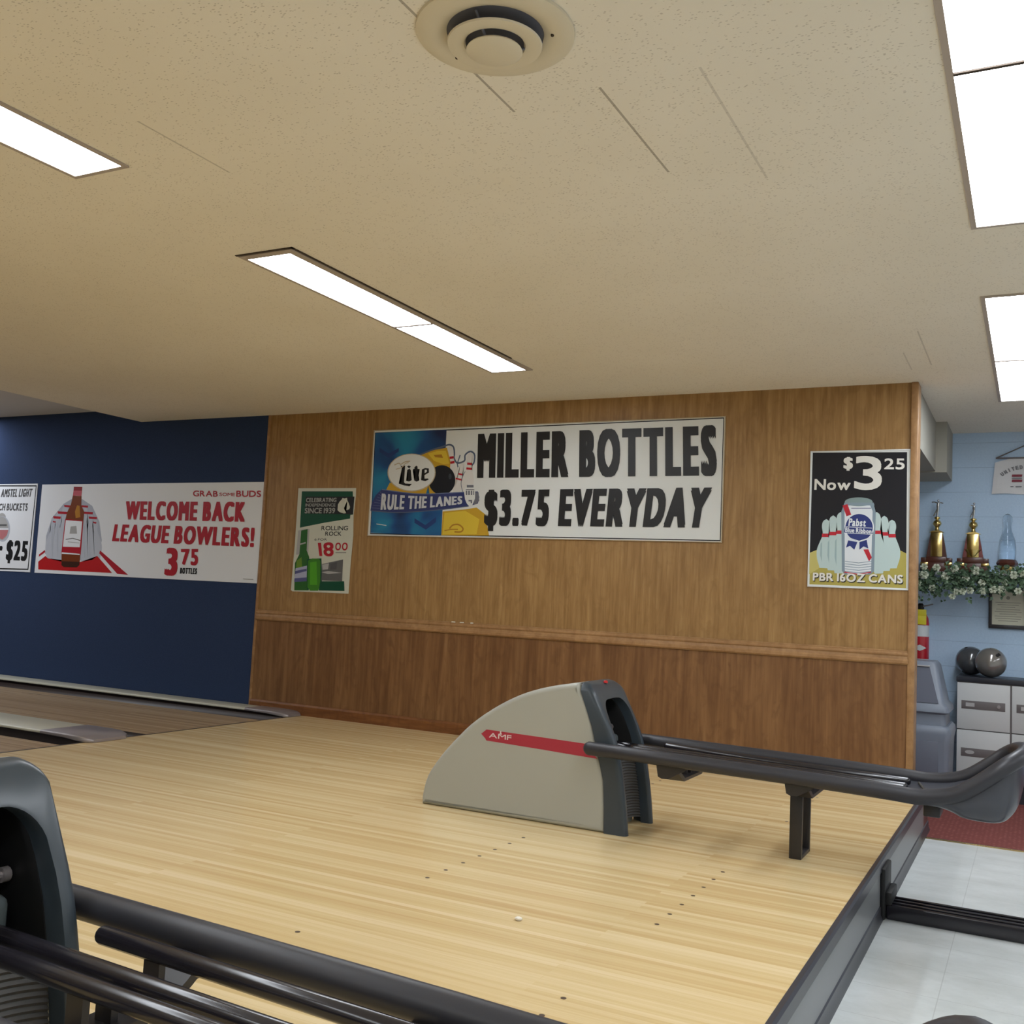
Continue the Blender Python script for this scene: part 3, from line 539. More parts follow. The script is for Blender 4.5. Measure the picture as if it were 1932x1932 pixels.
('p', 'lg_pin', [(-3.1267, 1.7743), (-3.1328, 1.7714), (-3.1417, 1.7674), (-3.1511, 1.7625), (-3.1586, 1.7568), (-3.1638, 1.7505), (-3.1678, 1.7433), (-3.1709, 1.7354), (-3.1735, 1.727), (-3.1756, 1.718), (-3.177, 1.7084), (-3.1777, 1.6984), (-3.1775, 1.688), (-3.1762, 1.6768), (-3.1738, 1.665), (-3.1712, 1.6533), (-3.1691, 1.6426), (-3.1674, 1.6336), (-3.1659, 1.6256), (-3.165, 1.6177), (-3.1651, 1.6088), (-3.1664, 1.5987), (-3.1686, 1.588), (-3.1717, 1.5766), (-3.1756, 1.5646), (-3.1805, 1.552), (-3.1863, 1.5387), (-3.1927, 1.5247), (-3.1989, 1.51), (-3.2056, 1.4941), (-3.2126, 1.4772), (-3.2192, 1.4602), (-3.2242, 1.4442), (-3.2273, 1.4299), (-3.2292, 1.4165), (-3.2301, 1.4031), (-3.2302, 1.3886), (-3.2294, 1.3724), (-3.2278, 1.3553), (-3.2254, 1.3379), (-3.2222, 1.3211), (-3.2177, 1.3046), (-3.212, 1.2882), (-3.2063, 1.2727), (-3.2014, 1.2588), (-3.1976, 1.2464), (-3.1943, 1.2352), (-3.1916, 1.2259), (-3.1897, 1.2193), (-3.0894, 1.215), (-3.0872, 1.2214), (-3.0842, 1.2304), (-3.0804, 1.2413), (-3.076, 1.2533), (-3.0706, 1.2666), (-3.0643, 1.2815), (-3.058, 1.2972), (-3.0528, 1.3131), (-3.0489, 1.3295), (-3.0457, 1.3464), (-3.0433, 1.3632), (-3.0419, 1.3791), (-3.0413, 1.3935), (-3.0415, 1.4068), (-3.0428, 1.4202), (-3.0453, 1.4348), (-3.0494, 1.4511), (-3.0551, 1.4686), (-3.0613, 1.4861), (-3.0671, 1.5026), (-3.0726, 1.5179), (-3.0782, 1.5325), (-3.0834, 1.5463), (-3.0876, 1.5595), (-3.0909, 1.5719), (-3.0934, 1.5835), (-3.0952, 1.5944), (-3.096, 1.6046), (-3.0957, 1.6135), (-3.0944, 1.6212), (-3.0926, 1.629), (-3.0905, 1.6377), (-3.088, 1.6481), (-3.0848, 1.6593), (-3.0819, 1.6708), (-3.0801, 1.6817), (-3.0795, 1.692), (-3.0797, 1.7021), (-3.0807, 1.7118), (-3.0823, 1.721), (-3.0845, 1.7296), (-3.0872, 1.7379), (-3.0909, 1.7456), (-3.0957, 1.7526), (-3.1029, 1.7592), (-3.112, 1.7654), (-3.1207, 1.7706), (-3.1267, 1.7743)]),
('p', 'lg_pin', [(-2.6964, 1.6485), (-2.7007, 1.6459), (-2.707, 1.6422), (-2.7134, 1.6379), (-2.7184, 1.6331), (-2.7213, 1.6281), (-2.7233, 1.6226), (-2.7244, 1.6167), (-2.725, 1.6104), (-2.7251, 1.6038), (-2.7246, 1.5968), (-2.7234, 1.5895), (-2.7216, 1.5821), (-2.7187, 1.5742), (-2.7148, 1.5659), (-2.7108, 1.5578), (-2.7074, 1.5503), (-2.7046, 1.544), (-2.7021, 1.5384), (-2.7001, 1.5328), (-2.6987, 1.5264), (-2.698, 1.5191), (-2.6979, 1.5112), (-2.6984, 1.5028), (-2.6994, 1.4939), (-2.7011, 1.4844), (-2.7035, 1.4744), (-2.7061, 1.4638), (-2.7085, 1.4528), (-2.711, 1.4408), (-2.7136, 1.4281), (-2.7159, 1.4154), (-2.7171, 1.4036), (-2.7172, 1.393), (-2.7164, 1.3833), (-2.7148, 1.3737), (-2.7125, 1.3633), (-2.7092, 1.3518), (-2.7051, 1.3397), (-2.7003, 1.3275), (-2.695, 1.3158), (-2.6887, 1.3045), (-2.6816, 1.2932), (-2.6745, 1.2826), (-2.6685, 1.2732), (-2.6634, 1.2646), (-2.659, 1.2569), (-2.6553, 1.2505), (-2.6528, 1.246), (-2.574, 1.2514), (-2.5733, 1.2561), (-2.5725, 1.2628), (-2.5713, 1.2709), (-2.5699, 1.2798), (-2.5679, 1.2898), (-2.5654, 1.301), (-2.5632, 1.3128), (-2.5618, 1.3246), (-2.5614, 1.3366), (-2.5618, 1.349), (-2.5627, 1.3612), (-2.5643, 1.3727), (-2.5662, 1.383), (-2.5686, 1.3926), (-2.5718, 1.402), (-2.5761, 1.4122), (-2.5821, 1.4236), (-2.5895, 1.4356), (-2.5972, 1.4476), (-2.6045, 1.4589), (-2.6113, 1.4694), (-2.6181, 1.4793), (-2.6245, 1.4888), (-2.63, 1.4979), (-2.6346, 1.5065), (-2.6386, 1.5146), (-2.6417, 1.5223), (-2.6441, 1.5295), (-2.6453, 1.5358), (-2.6456, 1.5415), (-2.6455, 1.5472), (-2.6453, 1.5537), (-2.6451, 1.5614), (-2.6445, 1.5697), (-2.6442, 1.5782), (-2.6446, 1.5862), (-2.6458, 1.5936), (-2.6477, 1.6008), (-2.65, 1.6077), (-2.6529, 1.6141), (-2.656, 1.6202), (-2.6595, 1.6259), (-2.6636, 1.6311), (-2.6686, 1.6357), (-2.6753, 1.6398), (-2.6835, 1.6434), (-2.6911, 1.6464), (-2.6964, 1.6485)]),
('p', 'lg_pin', [(-2.7745, 1.7113), (-2.7794, 1.7084), (-2.7864, 1.7042), (-2.7937, 1.6992), (-2.7993, 1.6937), (-2.8027, 1.6878), (-2.805, 1.6813), (-2.8064, 1.6743), (-2.8072, 1.667), (-2.8075, 1.6591), (-2.8071, 1.6509), (-2.806, 1.6422), (-2.8041, 1.6334), (-2.801, 1.6239), (-2.797, 1.614), (-2.7927, 1.6043), (-2.7891, 1.5954), (-2.7861, 1.5878), (-2.7835, 1.5812), (-2.7813, 1.5745), (-2.7799, 1.5669), (-2.7793, 1.5582), (-2.7795, 1.5489), (-2.7802, 1.539), (-2.7815, 1.5284), (-2.7836, 1.5172), (-2.7865, 1.5054), (-2.7896, 1.493), (-2.7926, 1.48), (-2.7956, 1.4659), (-2.7989, 1.4509), (-2.8017, 1.4359), (-2.8033, 1.4219), (-2.8036, 1.4095), (-2.803, 1.398), (-2.8015, 1.3865), (-2.7991, 1.3742), (-2.7957, 1.3605), (-2.7914, 1.3461), (-2.7864, 1.3315), (-2.7808, 1.3176), (-2.7741, 1.304), (-2.7665, 1.2905), (-2.7589, 1.2778), (-2.7523, 1.2664), (-2.7469, 1.2562), (-2.7422, 1.247), (-2.7383, 1.2393), (-2.7355, 1.2339), (-2.648, 1.2385), (-2.6472, 1.2441), (-2.646, 1.2519), (-2.6445, 1.2615), (-2.6428, 1.272), (-2.6403, 1.2837), (-2.6373, 1.2969), (-2.6345, 1.3108), (-2.6327, 1.3247), (-2.632, 1.3389), (-2.6321, 1.3536), (-2.6329, 1.3681), (-2.6343, 1.3817), (-2.6362, 1.3939), (-2.6387, 1.4053), (-2.642, 1.4166), (-2.6466, 1.4287), (-2.653, 1.4423), (-2.6608, 1.4567), (-2.6691, 1.4711), (-2.6769, 1.4847), (-2.6843, 1.4972), (-2.6916, 1.5092), (-2.6984, 1.5205), (-2.7044, 1.5314), (-2.7093, 1.5417), (-2.7134, 1.5514), (-2.7168, 1.5605), (-2.7192, 1.5691), (-2.7205, 1.5767), (-2.7207, 1.5834), (-2.7203, 1.5902), (-2.7201, 1.5978), (-2.7196, 1.6069), (-2.7188, 1.6167), (-2.7182, 1.6268), (-2.7184, 1.6362), (-2.7196, 1.6451), (-2.7215, 1.6537), (-2.724, 1.6619), (-2.727, 1.6695), (-2.7303, 1.6768), (-2.7341, 1.6836), (-2.7386, 1.6898), (-2.744, 1.6954), (-2.7513, 1.7005), (-2.7603, 1.705), (-2.7687, 1.7087), (-2.7745, 1.7113)]),
('p', 'lg_pin', [(-2.8584, 1.7747), (-2.8639, 1.7714), (-2.8719, 1.7668), (-2.8802, 1.7613), (-2.8866, 1.7551), (-2.8907, 1.7485), (-2.8935, 1.741), (-2.8954, 1.733), (-2.8966, 1.7245), (-2.8973, 1.7155), (-2.8973, 1.7059), (-2.8965, 1.6959), (-2.8949, 1.6856), (-2.892, 1.6746), (-2.888, 1.663), (-2.8838, 1.6516), (-2.8802, 1.6412), (-2.8774, 1.6324), (-2.8747, 1.6246), (-2.8727, 1.6168), (-2.8716, 1.608), (-2.8714, 1.5979), (-2.872, 1.5872), (-2.8733, 1.5757), (-2.8753, 1.5636), (-2.8781, 1.5507), (-2.8819, 1.5371), (-2.8859, 1.5229), (-2.8898, 1.5079), (-2.8939, 1.4918), (-2.8983, 1.4746), (-2.9021, 1.4574), (-2.9046, 1.4412), (-2.9056, 1.4268), (-2.9055, 1.4135), (-2.9043, 1.4002), (-2.9023, 1.3859), (-2.8993, 1.37), (-2.8953, 1.3532), (-2.8905, 1.3362), (-2.8849, 1.3199), (-2.8783, 1.3039), (-2.8705, 1.2881), (-2.8628, 1.2732), (-2.8561, 1.2599), (-2.8507, 1.2479), (-2.8459, 1.2371), (-2.842, 1.2281), (-2.8392, 1.2218), (-2.7425, 1.2244), (-2.7413, 1.2308), (-2.7396, 1.2399), (-2.7375, 1.2508), (-2.7351, 1.2629), (-2.7318, 1.2764), (-2.7278, 1.2915), (-2.724, 1.3075), (-2.7213, 1.3236), (-2.7199, 1.3399), (-2.7193, 1.3568), (-2.7194, 1.3736), (-2.7203, 1.3894), (-2.7218, 1.4036), (-2.7239, 1.4168), (-2.727, 1.43), (-2.7315, 1.4441), (-2.7378, 1.46), (-2.7457, 1.4769), (-2.7542, 1.4938), (-2.7621, 1.5097), (-2.7696, 1.5244), (-2.7771, 1.5385), (-2.784, 1.5518), (-2.79, 1.5645), (-2.7949, 1.5766), (-2.799, 1.5879), (-2.8023, 1.5986), (-2.8045, 1.6086), (-2.8055, 1.6174), (-2.8054, 1.6252), (-2.8047, 1.633), (-2.804, 1.6418), (-2.803, 1.6522), (-2.8016, 1.6636), (-2.8005, 1.6752), (-2.8003, 1.6861), (-2.8012, 1.6964), (-2.8029, 1.7063), (-2.8052, 1.7159), (-2.8081, 1.7248), (-2.8114, 1.7333), (-2.8152, 1.7413), (-2.8198, 1.7487), (-2.8255, 1.7553), (-2.8334, 1.7614), (-2.843, 1.7669), (-2.8521, 1.7714), (-2.8584, 1.7747)]),
('p', 'red', [(-3.3011, 1.6152), (-3.2507, 1.6099), (-3.2553, 1.5969), (-3.2931, 1.6023)]),
('p', 'red', [(-3.3, 1.6643), (-3.1833, 1.6593), (-3.1865, 1.6349), (-3.2905, 1.6398)]),
('p', 'red', [(-3.2395, 1.7122), (-3.0869, 1.7071), (-3.0901, 1.6828), (-3.2301, 1.6877)]),
('p', 'red', [(-3.1532, 1.7771), (-3.0534, 1.7715), (-3.0571, 1.7515), (-3.1443, 1.757)]),
('p', 'red', [(-2.8992, 1.7746), (-2.8018, 1.7691), (-2.8055, 1.7493), (-2.8907, 1.7548)]),
('p', 'red', [(-2.8608, 1.7109), (-2.7264, 1.7059), (-2.7298, 1.6834), (-2.8519, 1.6884)]),
('p', 'red', [(-2.7837, 1.6619), (-2.6624, 1.6572), (-2.6658, 1.6361), (-2.775, 1.6409)]),
('p', 'red', [(-2.7152, 1.6133), (-2.6645, 1.6081), (-2.6686, 1.5927), (-2.7073, 1.5979)]),
('s', 'lg_shade', [(-3.2946, 1.5648), (-3.2829, 1.3925), (-3.2539, 1.2498)], 0.006),
('s', 'lg_shade', [(-3.2155, 1.5657), (-3.204, 1.394), (-3.1753, 1.2518)], 0.006),
('s', 'lg_shade', [(-2.8282, 1.5699), (-2.8176, 1.4012), (-2.7904, 1.2616)], 0.006),
('s', 'lg_shade', [(-2.7524, 1.5708), (-2.742, 1.4026), (-2.715, 1.2635)], 0.006),
('p', 'lane_red', [(-3.4605, 1.1999), (-3.3613, 1.2601), (-3.3211, 1.2374), (-3.1283, 1.2118), (-2.8503, 1.2123), (-2.6821, 1.2399), (-2.6149, 1.2785), (-2.3915, 1.1207), (-3.4502, 1.1223)]),
('p', 'red', [(-2.5816, 1.3327), (-2.1735, 1.1102), (-2.3209, 1.1148), (-2.5902, 1.3048)]),
('p', 'red', [(-3.4595, 1.2735), (-3.3766, 1.3201), (-3.3696, 1.2987), (-3.4586, 1.2504)]),
('p', 'amber', [(-3.0347, 1.8709), (-2.9081, 1.8634), (-2.9013, 1.7746), (-2.8501, 1.7075), (-2.8515, 1.6191), (-2.8541, 1.2845), (-2.8547, 1.1828), (-2.8895, 1.1593), (-3.0798, 1.1578), (-3.1132, 1.1753), (-3.1247, 1.2815), (-3.1138, 1.6311), (-3.0968, 1.7028), (-3.0516, 1.7815)]),
('p', 'amber_lt', [(-2.9608, 1.7745), (-2.924, 1.7675), (-2.8997, 1.6541), (-2.9655, 1.6465), (-2.9837, 1.7104)]),
('p', 'amber_dk', [(-3.1151, 1.2143), (-2.8546, 1.2143), (-2.8568, 1.1827), (-2.8895, 1.1593), (-3.0798, 1.1578), (-3.1132, 1.1753)]),
('p', 'red_dk', [(-3.0302, 1.9589), (-2.9094, 1.9566), (-2.9087, 1.9182), (-3.0306, 1.9203)]),
('p', 'pink', [(-3.0306, 1.9203), (-2.9087, 1.9182), (-2.9102, 1.8634), (-2.983, 1.8707), (-3.0343, 1.8673)]),
('p', 'red', [(-3.1193, 1.6168), (-3.1142, 1.6347), (-2.8581, 1.6226), (-2.851, 1.5485), (-2.849, 1.2847), (-3.1297, 1.2885)]),
('p', 'lg_white', [(-3.1056, 1.624), (-2.8671, 1.6133), (-2.8703, 1.358), (-3.1157, 1.3586)]),
('p', 'grey_lt', [(-3.027, 1.5607), (-2.9455, 1.5687), (-2.9256, 1.491), (-3.0336, 1.4895)]),
('s', 'grey_dk', [(-3.0833, 1.4318), (-2.9814, 1.4442), (-2.8714, 1.4249)], 0.008),
('s', 'grey_lt', [(-3.0491, 1.4075), (-2.8836, 1.4)], 0.006),
('p', 'lg_white', [(-3.1232, 1.3029), (-2.8623, 1.2935), (-2.863, 1.2822), (-3.1256, 1.2886)]),
('t', 'red', 'GRAB', [(-1.4213, 1.913), (-1.1172, 1.9073), (-1.1137, 1.8531), (-1.4175, 1.858)], 0.0, 0.24, 0.0),
('t', 'red', 'SOME', [(-1.0959, 1.891), (-0.9116, 1.8875), (-0.9105, 1.858), (-1.0948, 1.8612)], 0.0, 0.2, 0.0),
('t', 'red', 'BUDS', [(-0.8961, 1.9089), (-0.608, 1.9074), (-0.6044, 1.8493), (-0.8943, 1.8526)], 0.0, 0.24, 0.0),
('t', 'red', 'WELCOME BACK', [(-2.2802, 1.8158), (-0.7735, 1.8071), (-0.7722, 1.6266), (-2.2756, 1.6356)], 0.0, 0.235, 0.0),
('t', 'red', 'LEAGUE BOWLERS!', [(-2.4075, 1.5914), (-0.6477, 1.5777), (-0.6454, 1.4044), (-2.4286, 1.4247)], 0.0, 0.235, 0.0),
('t', 'red', '3', [(-1.6982, 1.3798), (-1.5514, 1.3774), (-1.5391, 1.1177), (-1.7045, 1.1204)], 0.0, 0.26, 0.0),
('t', 'red', '75', [(-1.5171, 1.3699), (-1.2969, 1.3747), (-1.2925, 1.2233), (-1.4946, 1.2256)], 0.0, 0.24, 0.0),
('t', 'ink', 'BOTTLES', [(-1.5066, 1.1979), (-1.2973, 1.1988), (-1.2991, 1.1448), (-1.5083, 1.1433)], 0.0, 0.22, 0.0),
('s', 'grey_lt', [(-0.7439, 1.1212), (-0.6244, 1.1202)], 0.007)], 'bucket': [('p', 'ink', [(-7.7234, 2.0083), (-3.588, 1.9783), (-3.6002, 1.1116), (-7.7654, 1.0427)]),
('p', 'lg_white', [(-7.7095, 1.9953), (-3.601, 1.9658), (-3.6141, 1.1246), (-7.7577, 1.0622)]),
('t', 'ink2', 'N & AMSTEL LIGHT', [(-4.2696, 1.9397), (-3.6428, 1.9442), (-3.6559, 1.8595), (-4.2748, 1.8554)], 0.0, 0.18, 0.0),
('t', 'ink2', 'ATCH BUCKETS', [(-4.2481, 1.7881), (-3.6961, 1.794), (-3.6977, 1.7147), (-4.2552, 1.718)], 0.0, 0.18, 0.0),
('t', 'ink', '$25', [(-3.9703, 1.4102), (-3.636, 1.4079), (-3.6364, 1.1698), (-3.9663, 1.1714)], 0.0, 0.17, 0.0),
('t', 'ink', 'r', [(-4.1088, 1.3469), (-4.0288, 1.3485), (-4.0351, 1.1832), (-4.1107, 1.1812)], 0.0, 0.2, 0.0),
('p', 'grey_lt', [(-4.0242, 1.6469), (-4.024, 1.6392), (-4.0257, 1.6317), (-4.029, 1.6247), (-4.034, 1.6183), (-4.0405, 1.6128), (-4.0483, 1.6083), (-4.0572, 1.605), (-4.0668, 1.6029), (-4.077, 1.6021), (-4.0874, 1.6027), (-4.0976, 1.6046), (-4.1074, 1.6078), (-4.1165, 1.6122), (-4.1246, 1.6176), (-4.1314, 1.6239), (-4.1368, 1.6309), (-4.1405, 1.6383), (-4.1425, 1.6461), (-4.1427, 1.6538), (-4.1411, 1.6613), (-4.1377, 1.6684), (-4.1326, 1.6747), (-4.1261, 1.6803), (-4.1182, 1.6848), (-4.1093, 1.6881), (-4.0996, 1.6901), (-4.0894, 1.6909), (-4.0791, 1.6902), (-4.0688, 1.6883), (-4.0591, 1.6851), (-4.05, 1.6807), (-4.042, 1.6753), (-4.0352, 1.669), (-4.0299, 1.662), (-4.0262, 1.6546)]),
('p', 'lg_shade', [(-3.9404, 1.5262), (-3.939, 1.5033), (-3.9412, 1.481), (-3.9469, 1.4601), (-3.956, 1.4411), (-3.9681, 1.4246), (-3.983, 1.4112), (-4.0001, 1.4011), (-4.019, 1.3948), (-4.0392, 1.3924), (-4.0599, 1.3941), (-4.0806, 1.3997), (-4.1006, 1.4091), (-4.1194, 1.4221), (-4.1363, 1.4382), (-4.1509, 1.457), (-4.1626, 1.4779), (-4.1711, 1.5002), (-4.1762, 1.5233), (-4.1777, 1.5465), (-4.1755, 1.569), (-4.1697, 1.5902), (-4.1605, 1.6093), (-4.1482, 1.6259), (-4.1331, 1.6394), (-4.1157, 1.6493), (-4.0966, 1.6555), (-4.0763, 1.6576), (-4.0555, 1.6557), (-4.0348, 1.6499), (-4.0149, 1.6402), (-3.9963, 1.6271), (-3.9795, 1.6109), (-3.9652, 1.5921), (-3.9537, 1.5713), (-3.9454, 1.5491)]),
('p', 'grey_lt', [(-3.9662, 1.5314), (-3.9648, 1.5104), (-3.9665, 1.49), (-3.9712, 1.4707), (-3.9789, 1.4533), (-3.9891, 1.4382), (-4.0018, 1.4259), (-4.0164, 1.4167), (-4.0326, 1.411), (-4.0499, 1.4088), (-4.0677, 1.4103), (-4.0855, 1.4155), (-4.1027, 1.4242), (-4.1189, 1.4361), (-4.1336, 1.4509), (-4.1462, 1.4682), (-4.1564, 1.4873), (-4.1639, 1.5078), (-4.1685, 1.529), (-4.17, 1.5502), (-4.1683, 1.5708), (-4.1635, 1.5902), (-4.1558, 1.6078), (-4.1453, 1.623), (-4.1325, 1.6353), (-4.1177, 1.6444), (-4.1014, 1.65), (-4.084, 1.652), (-4.0661, 1.6503), (-4.0483, 1.6449), (-4.0311, 1.6361), (-4.015, 1.624), (-4.0005, 1.6091), (-3.9881, 1.5919), (-3.978, 1.5728), (-3.9706, 1.5524)]),
('p', 'pinkish', [(-4.1661, 1.5123), (-3.9639, 1.5149), (-3.9813, 1.4596), (-4.0422, 1.4145), (-4.1297, 1.4351)]),
('p', 'lg_white', [(-4.1685, 1.529), (-3.9662, 1.5314), (-3.9643, 1.5177), (-4.1665, 1.5151)]),
('s', 'grey_dk', [(-4.1562, 1.5625), (-3.9959, 1.5642)], 0.02)], 'green': [('p', 'gr_dark', [(-0.1541, 1.8992), (0.3868, 1.8965), (0.3914, 1.8531), (0.4071, 1.8505), (0.4043, 1.7004), (0.3772, 1.6977), (0.3759, 1.6662), (0.1185, 1.6302), (-0.1492, 1.5838)]),
('p', 'ink', [(-0.1074, 1.8528), (0.4071, 1.8515), (0.4029, 1.703), (-0.1049, 1.7053)]),
('t', 'gr_grey', 'CELEBRATING', [(-0.1012, 1.8423), (0.2226, 1.8427), (0.2224, 1.8047), (-0.1019, 1.8036)], 0.0, 0.2, 0.0),
('t', 'gr_grey', 'INDEPENDENCE', [(-0.105, 1.7931), (0.215, 1.7944), (0.2146, 1.7677), (-0.1055, 1.767)], 0.0, 0.2, 0.0),
('t', 'gr_grey', 'SINCE 1939', [(-0.1083, 1.7544), (0.2155, 1.7564), (0.2153, 1.7101), (-0.1083, 1.7074)], 0.0, 0.2, 0.0),
('p', 'gr_cream', [(0.2775, 1.8278), (0.2858, 1.8416), (0.3039, 1.8354), (0.3311, 1.8415), (0.3365, 1.82), (0.3533, 1.797), (0.3683, 1.7639), (0.3623, 1.7445), (0.3379, 1.7373), (0.3219, 1.7423), (0.3054, 1.7525), (0.3261, 1.7281), (0.3336, 1.7118), (0.3088, 1.7091), (0.2638, 1.7201), (0.2404, 1.7369), (0.2411, 1.7841), (0.2568, 1.8098)]),
('t', 'ink', 'ROLLING', [(0.0835, 1.602), (0.3619, 1.6051), (0.361, 1.5675), (0.0828, 1.5638)], 0.0, 0.17, 0.0),
('t', 'ink', 'ROCK', [(0.1284, 1.5541), (0.2981, 1.5564), (0.2971, 1.5208), (0.1275, 1.5182)], 0.0, 0.17, 0.0),
('t', 'ink2', '6 FOR', [(0.0176, 1.4937), (0.1497, 1.4959), (0.1487, 1.4774), (0.0165, 1.4751)], 0.0, 0.17, 0.0),
('t', 'red', '18', [(0.0541, 1.4582), (0.2239, 1.4665), (0.2305, 1.3432), (0.0814, 1.3446)], 0.0, 0.25, 0.0),
('t', 'red', '00', [(0.2412, 1.4627), (0.3702, 1.4651), (0.3704, 1.3983), (0.242, 1.3965)], 0.0, 0.16, 0.0),
('s', 'grey_dk', [(0.248, 1.3773), (0.3594, 1.3799)], 0.006),
('p', 'grey_lt', [(-0.1649, 1.5585), (-0.1294, 1.5668), (-0.0646, 1.5754), (-0.0435, 1.5731), (-0.0404, 1.3633), (-0.1703, 1.3499)]),
('p', 'gr_bottle', [(-0.132, 1.559), (-0.0631, 1.5729), (-0.0588, 1.3888), (-0.0261, 1.3327), (-0.0078, 1.0503), (-0.1639, 1.044), (-0.1772, 1.2769), (-0.1346, 1.3559)]),
('p', 'gr_mid', [(-0.1593, 1.2981), (-0.1095, 1.3306), (-0.096, 1.2481), (-0.1605, 1.2358)]),
('s', 'grey_lt', [(-0.1416, 1.439), (-0.0742, 1.4558)], 0.012),
('p', 'gr_label', [(-0.1649, 1.2331), (-0.0448, 1.2599), (-0.0384, 1.1442), (-0.1721, 1.1239)]),
('p', 'gr_labelblue', [(-0.1682, 1.2096), (-0.0459, 1.2341), (-0.0442, 1.2135), (-0.1693, 1.1836)]),
('p', 'gr_labelblue', [(-0.1695, 1.1473), (-0.0397, 1.1596), (-0.0369, 1.1262), (-0.1701, 1.1162)]),
('p', 'gr_dark', [(-0.0482, 1.3166), (0.1047, 1.3257), (0.1301, 1.0915), (-0.0264, 1.0547)]),
('p', 'gr_can', [(-0.0378, 1.3014), (0.0084, 1.3222), (0.0826, 1.3211), (0.0972, 1.2999), (0.1115, 1.101), (0.0918, 1.0512), (0.0085, 1.0479), (-0.0242, 1.0753)]),
('p', 'gr_bright', [(-0.0145, 1.2866), (0.0555, 1.2988), (0.0783, 1.0997), (0.0012, 1.0968)]),
('p', 'gr_cream', [(0.0058, 1.3541), (0.07, 1.3582), (0.0757, 1.3276), (0.0149, 1.3224)]),
('p', 'grey_dk', [(0.115, 1.2774), (0.3326, 1.3225), (0.3357, 1.1397), (0.1198, 1.1395)]),
('p', 'grey_lt', [(0.1186, 1.2723), (0.1875, 1.2871), (0.1821, 1.2359), (0.1253, 1.2291)]),
('p', 'grey_lt', [(0.1142, 1.2083), (0.1833, 1.2207), (0.3289, 1.2101), (0.1853, 1.1953)]),
('p', 'ink2', [(0.2037, 1.2824), (0.2718, 1.2996), (0.2703, 1.2387), (0.2046, 1.2315)]),
('p', 'gr_dark', [(0.109, 1.1315), (0.358, 1.1405), (0.3667, 1.0604), (0.0981, 1.0535)])], 'can': [('p', 'c_lane', [(4.1515, 2.1375), (4.7428, 2.128), (4.7499, 1.2556), (4.1504, 1.2582)]),
('p', 'c_black', [(4.1515, 2.1375), (4.7428, 2.128), (4.7481, 1.4763), (4.7002, 1.5006), (4.5335, 1.5452), (4.3165, 1.5412), (4.1479, 1.4671)]),
('p', 'c_lane2', [(4.1479, 1.4671), (4.3165, 1.5412), (4.2486, 1.3925), (4.1464, 1.3237)]),
('p', 'c_pin', [(4.25, 1.6921), (4.2466, 1.6903), (4.2418, 1.6879), (4.2367, 1.6849), (4.2326, 1.6815), (4.2298, 1.6777), (4.2276, 1.6735), (4.2258, 1.6689), (4.2244, 1.6639), (4.2232, 1.6587), (4.2224, 1.6531), (4.222, 1.6473), (4.222, 1.6412), (4.2226, 1.6347), (4.2239, 1.6279), (4.2252, 1.6211), (4.2263, 1.6149), (4.2271, 1.6097), (4.2279, 1.6051), (4.2283, 1.6005), (4.2282, 1.5953), (4.2274, 1.5894), (4.2262, 1.5832), (4.2244, 1.5765), (4.2223, 1.5695), (4.2196, 1.5621), (4.2163, 1.5543), (4.2128, 1.5461), (4.2093, 1.5375), (4.2057, 1.5281), (4.2018, 1.5182), (4.1981, 1.5083), (4.1953, 1.4989), (4.1935, 1.4905), (4.1924, 1.4827), (4.1919, 1.4749), (4.1918, 1.4665), (4.1921, 1.4571), (4.1928, 1.4471), (4.194, 1.4371), (4.1957, 1.4273), (4.198, 1.4178), (4.2009, 1.4083), (4.2039, 1.3993), (4.2065, 1.3913), (4.2085, 1.3841), (4.2102, 1.3776), (4.2116, 1.3722), (4.2125, 1.3684), (4.2667, 1.367), (4.2679, 1.3707), (4.2696, 1.376), (4.2717, 1.3823), (4.2742, 1.3894), (4.2772, 1.3972), (4.2807, 1.4059), (4.2842, 1.4152), (4.2871, 1.4245), (4.2893, 1.434), (4.2911, 1.4439), (4.2925, 1.4538), (4.2934, 1.4631), (4.2938, 1.4714), (4.2937, 1.4792), (4.2931, 1.487), (4.2919, 1.4954), (4.2897, 1.5049), (4.2868, 1.515), (4.2836, 1.5252), (4.2805, 1.5347), (4.2776, 1.5435), (4.2747, 1.552), (4.272, 1.56), (4.2697, 1.5676), (4.268, 1.5747), (4.2667, 1.5815), (4.2659, 1.5878), (4.2655, 1.5937), (4.2657, 1.5989), (4.2664, 1.6034), (4.2675, 1.6079), (4.2687, 1.6131), (4.2701, 1.6191), (4.2719, 1.6257), (4.2735, 1.6324), (4.2746, 1.6388), (4.2749, 1.6448), (4.2749, 1.6507), (4.2744, 1.6563), (4.2736, 1.6616), (4.2725, 1.6666), (4.271, 1.6714), (4.2691, 1.6758), (4.2666, 1.6798), (4.2627, 1.6836), (4.2578, 1.6871), (4.2532, 1.69), (4.25, 1.6921)]),
('p', 'c_red', [(4.224, 1.5959), (4.2685, 1.5966), (4.2706, 1.5737), (4.2229, 1.5729)]),
('p', 'c_pinsh', [(4.216, 1.5267), (4.2252, 1.5433), (4.2267, 1.4061), (4.2144, 1.4544)]),
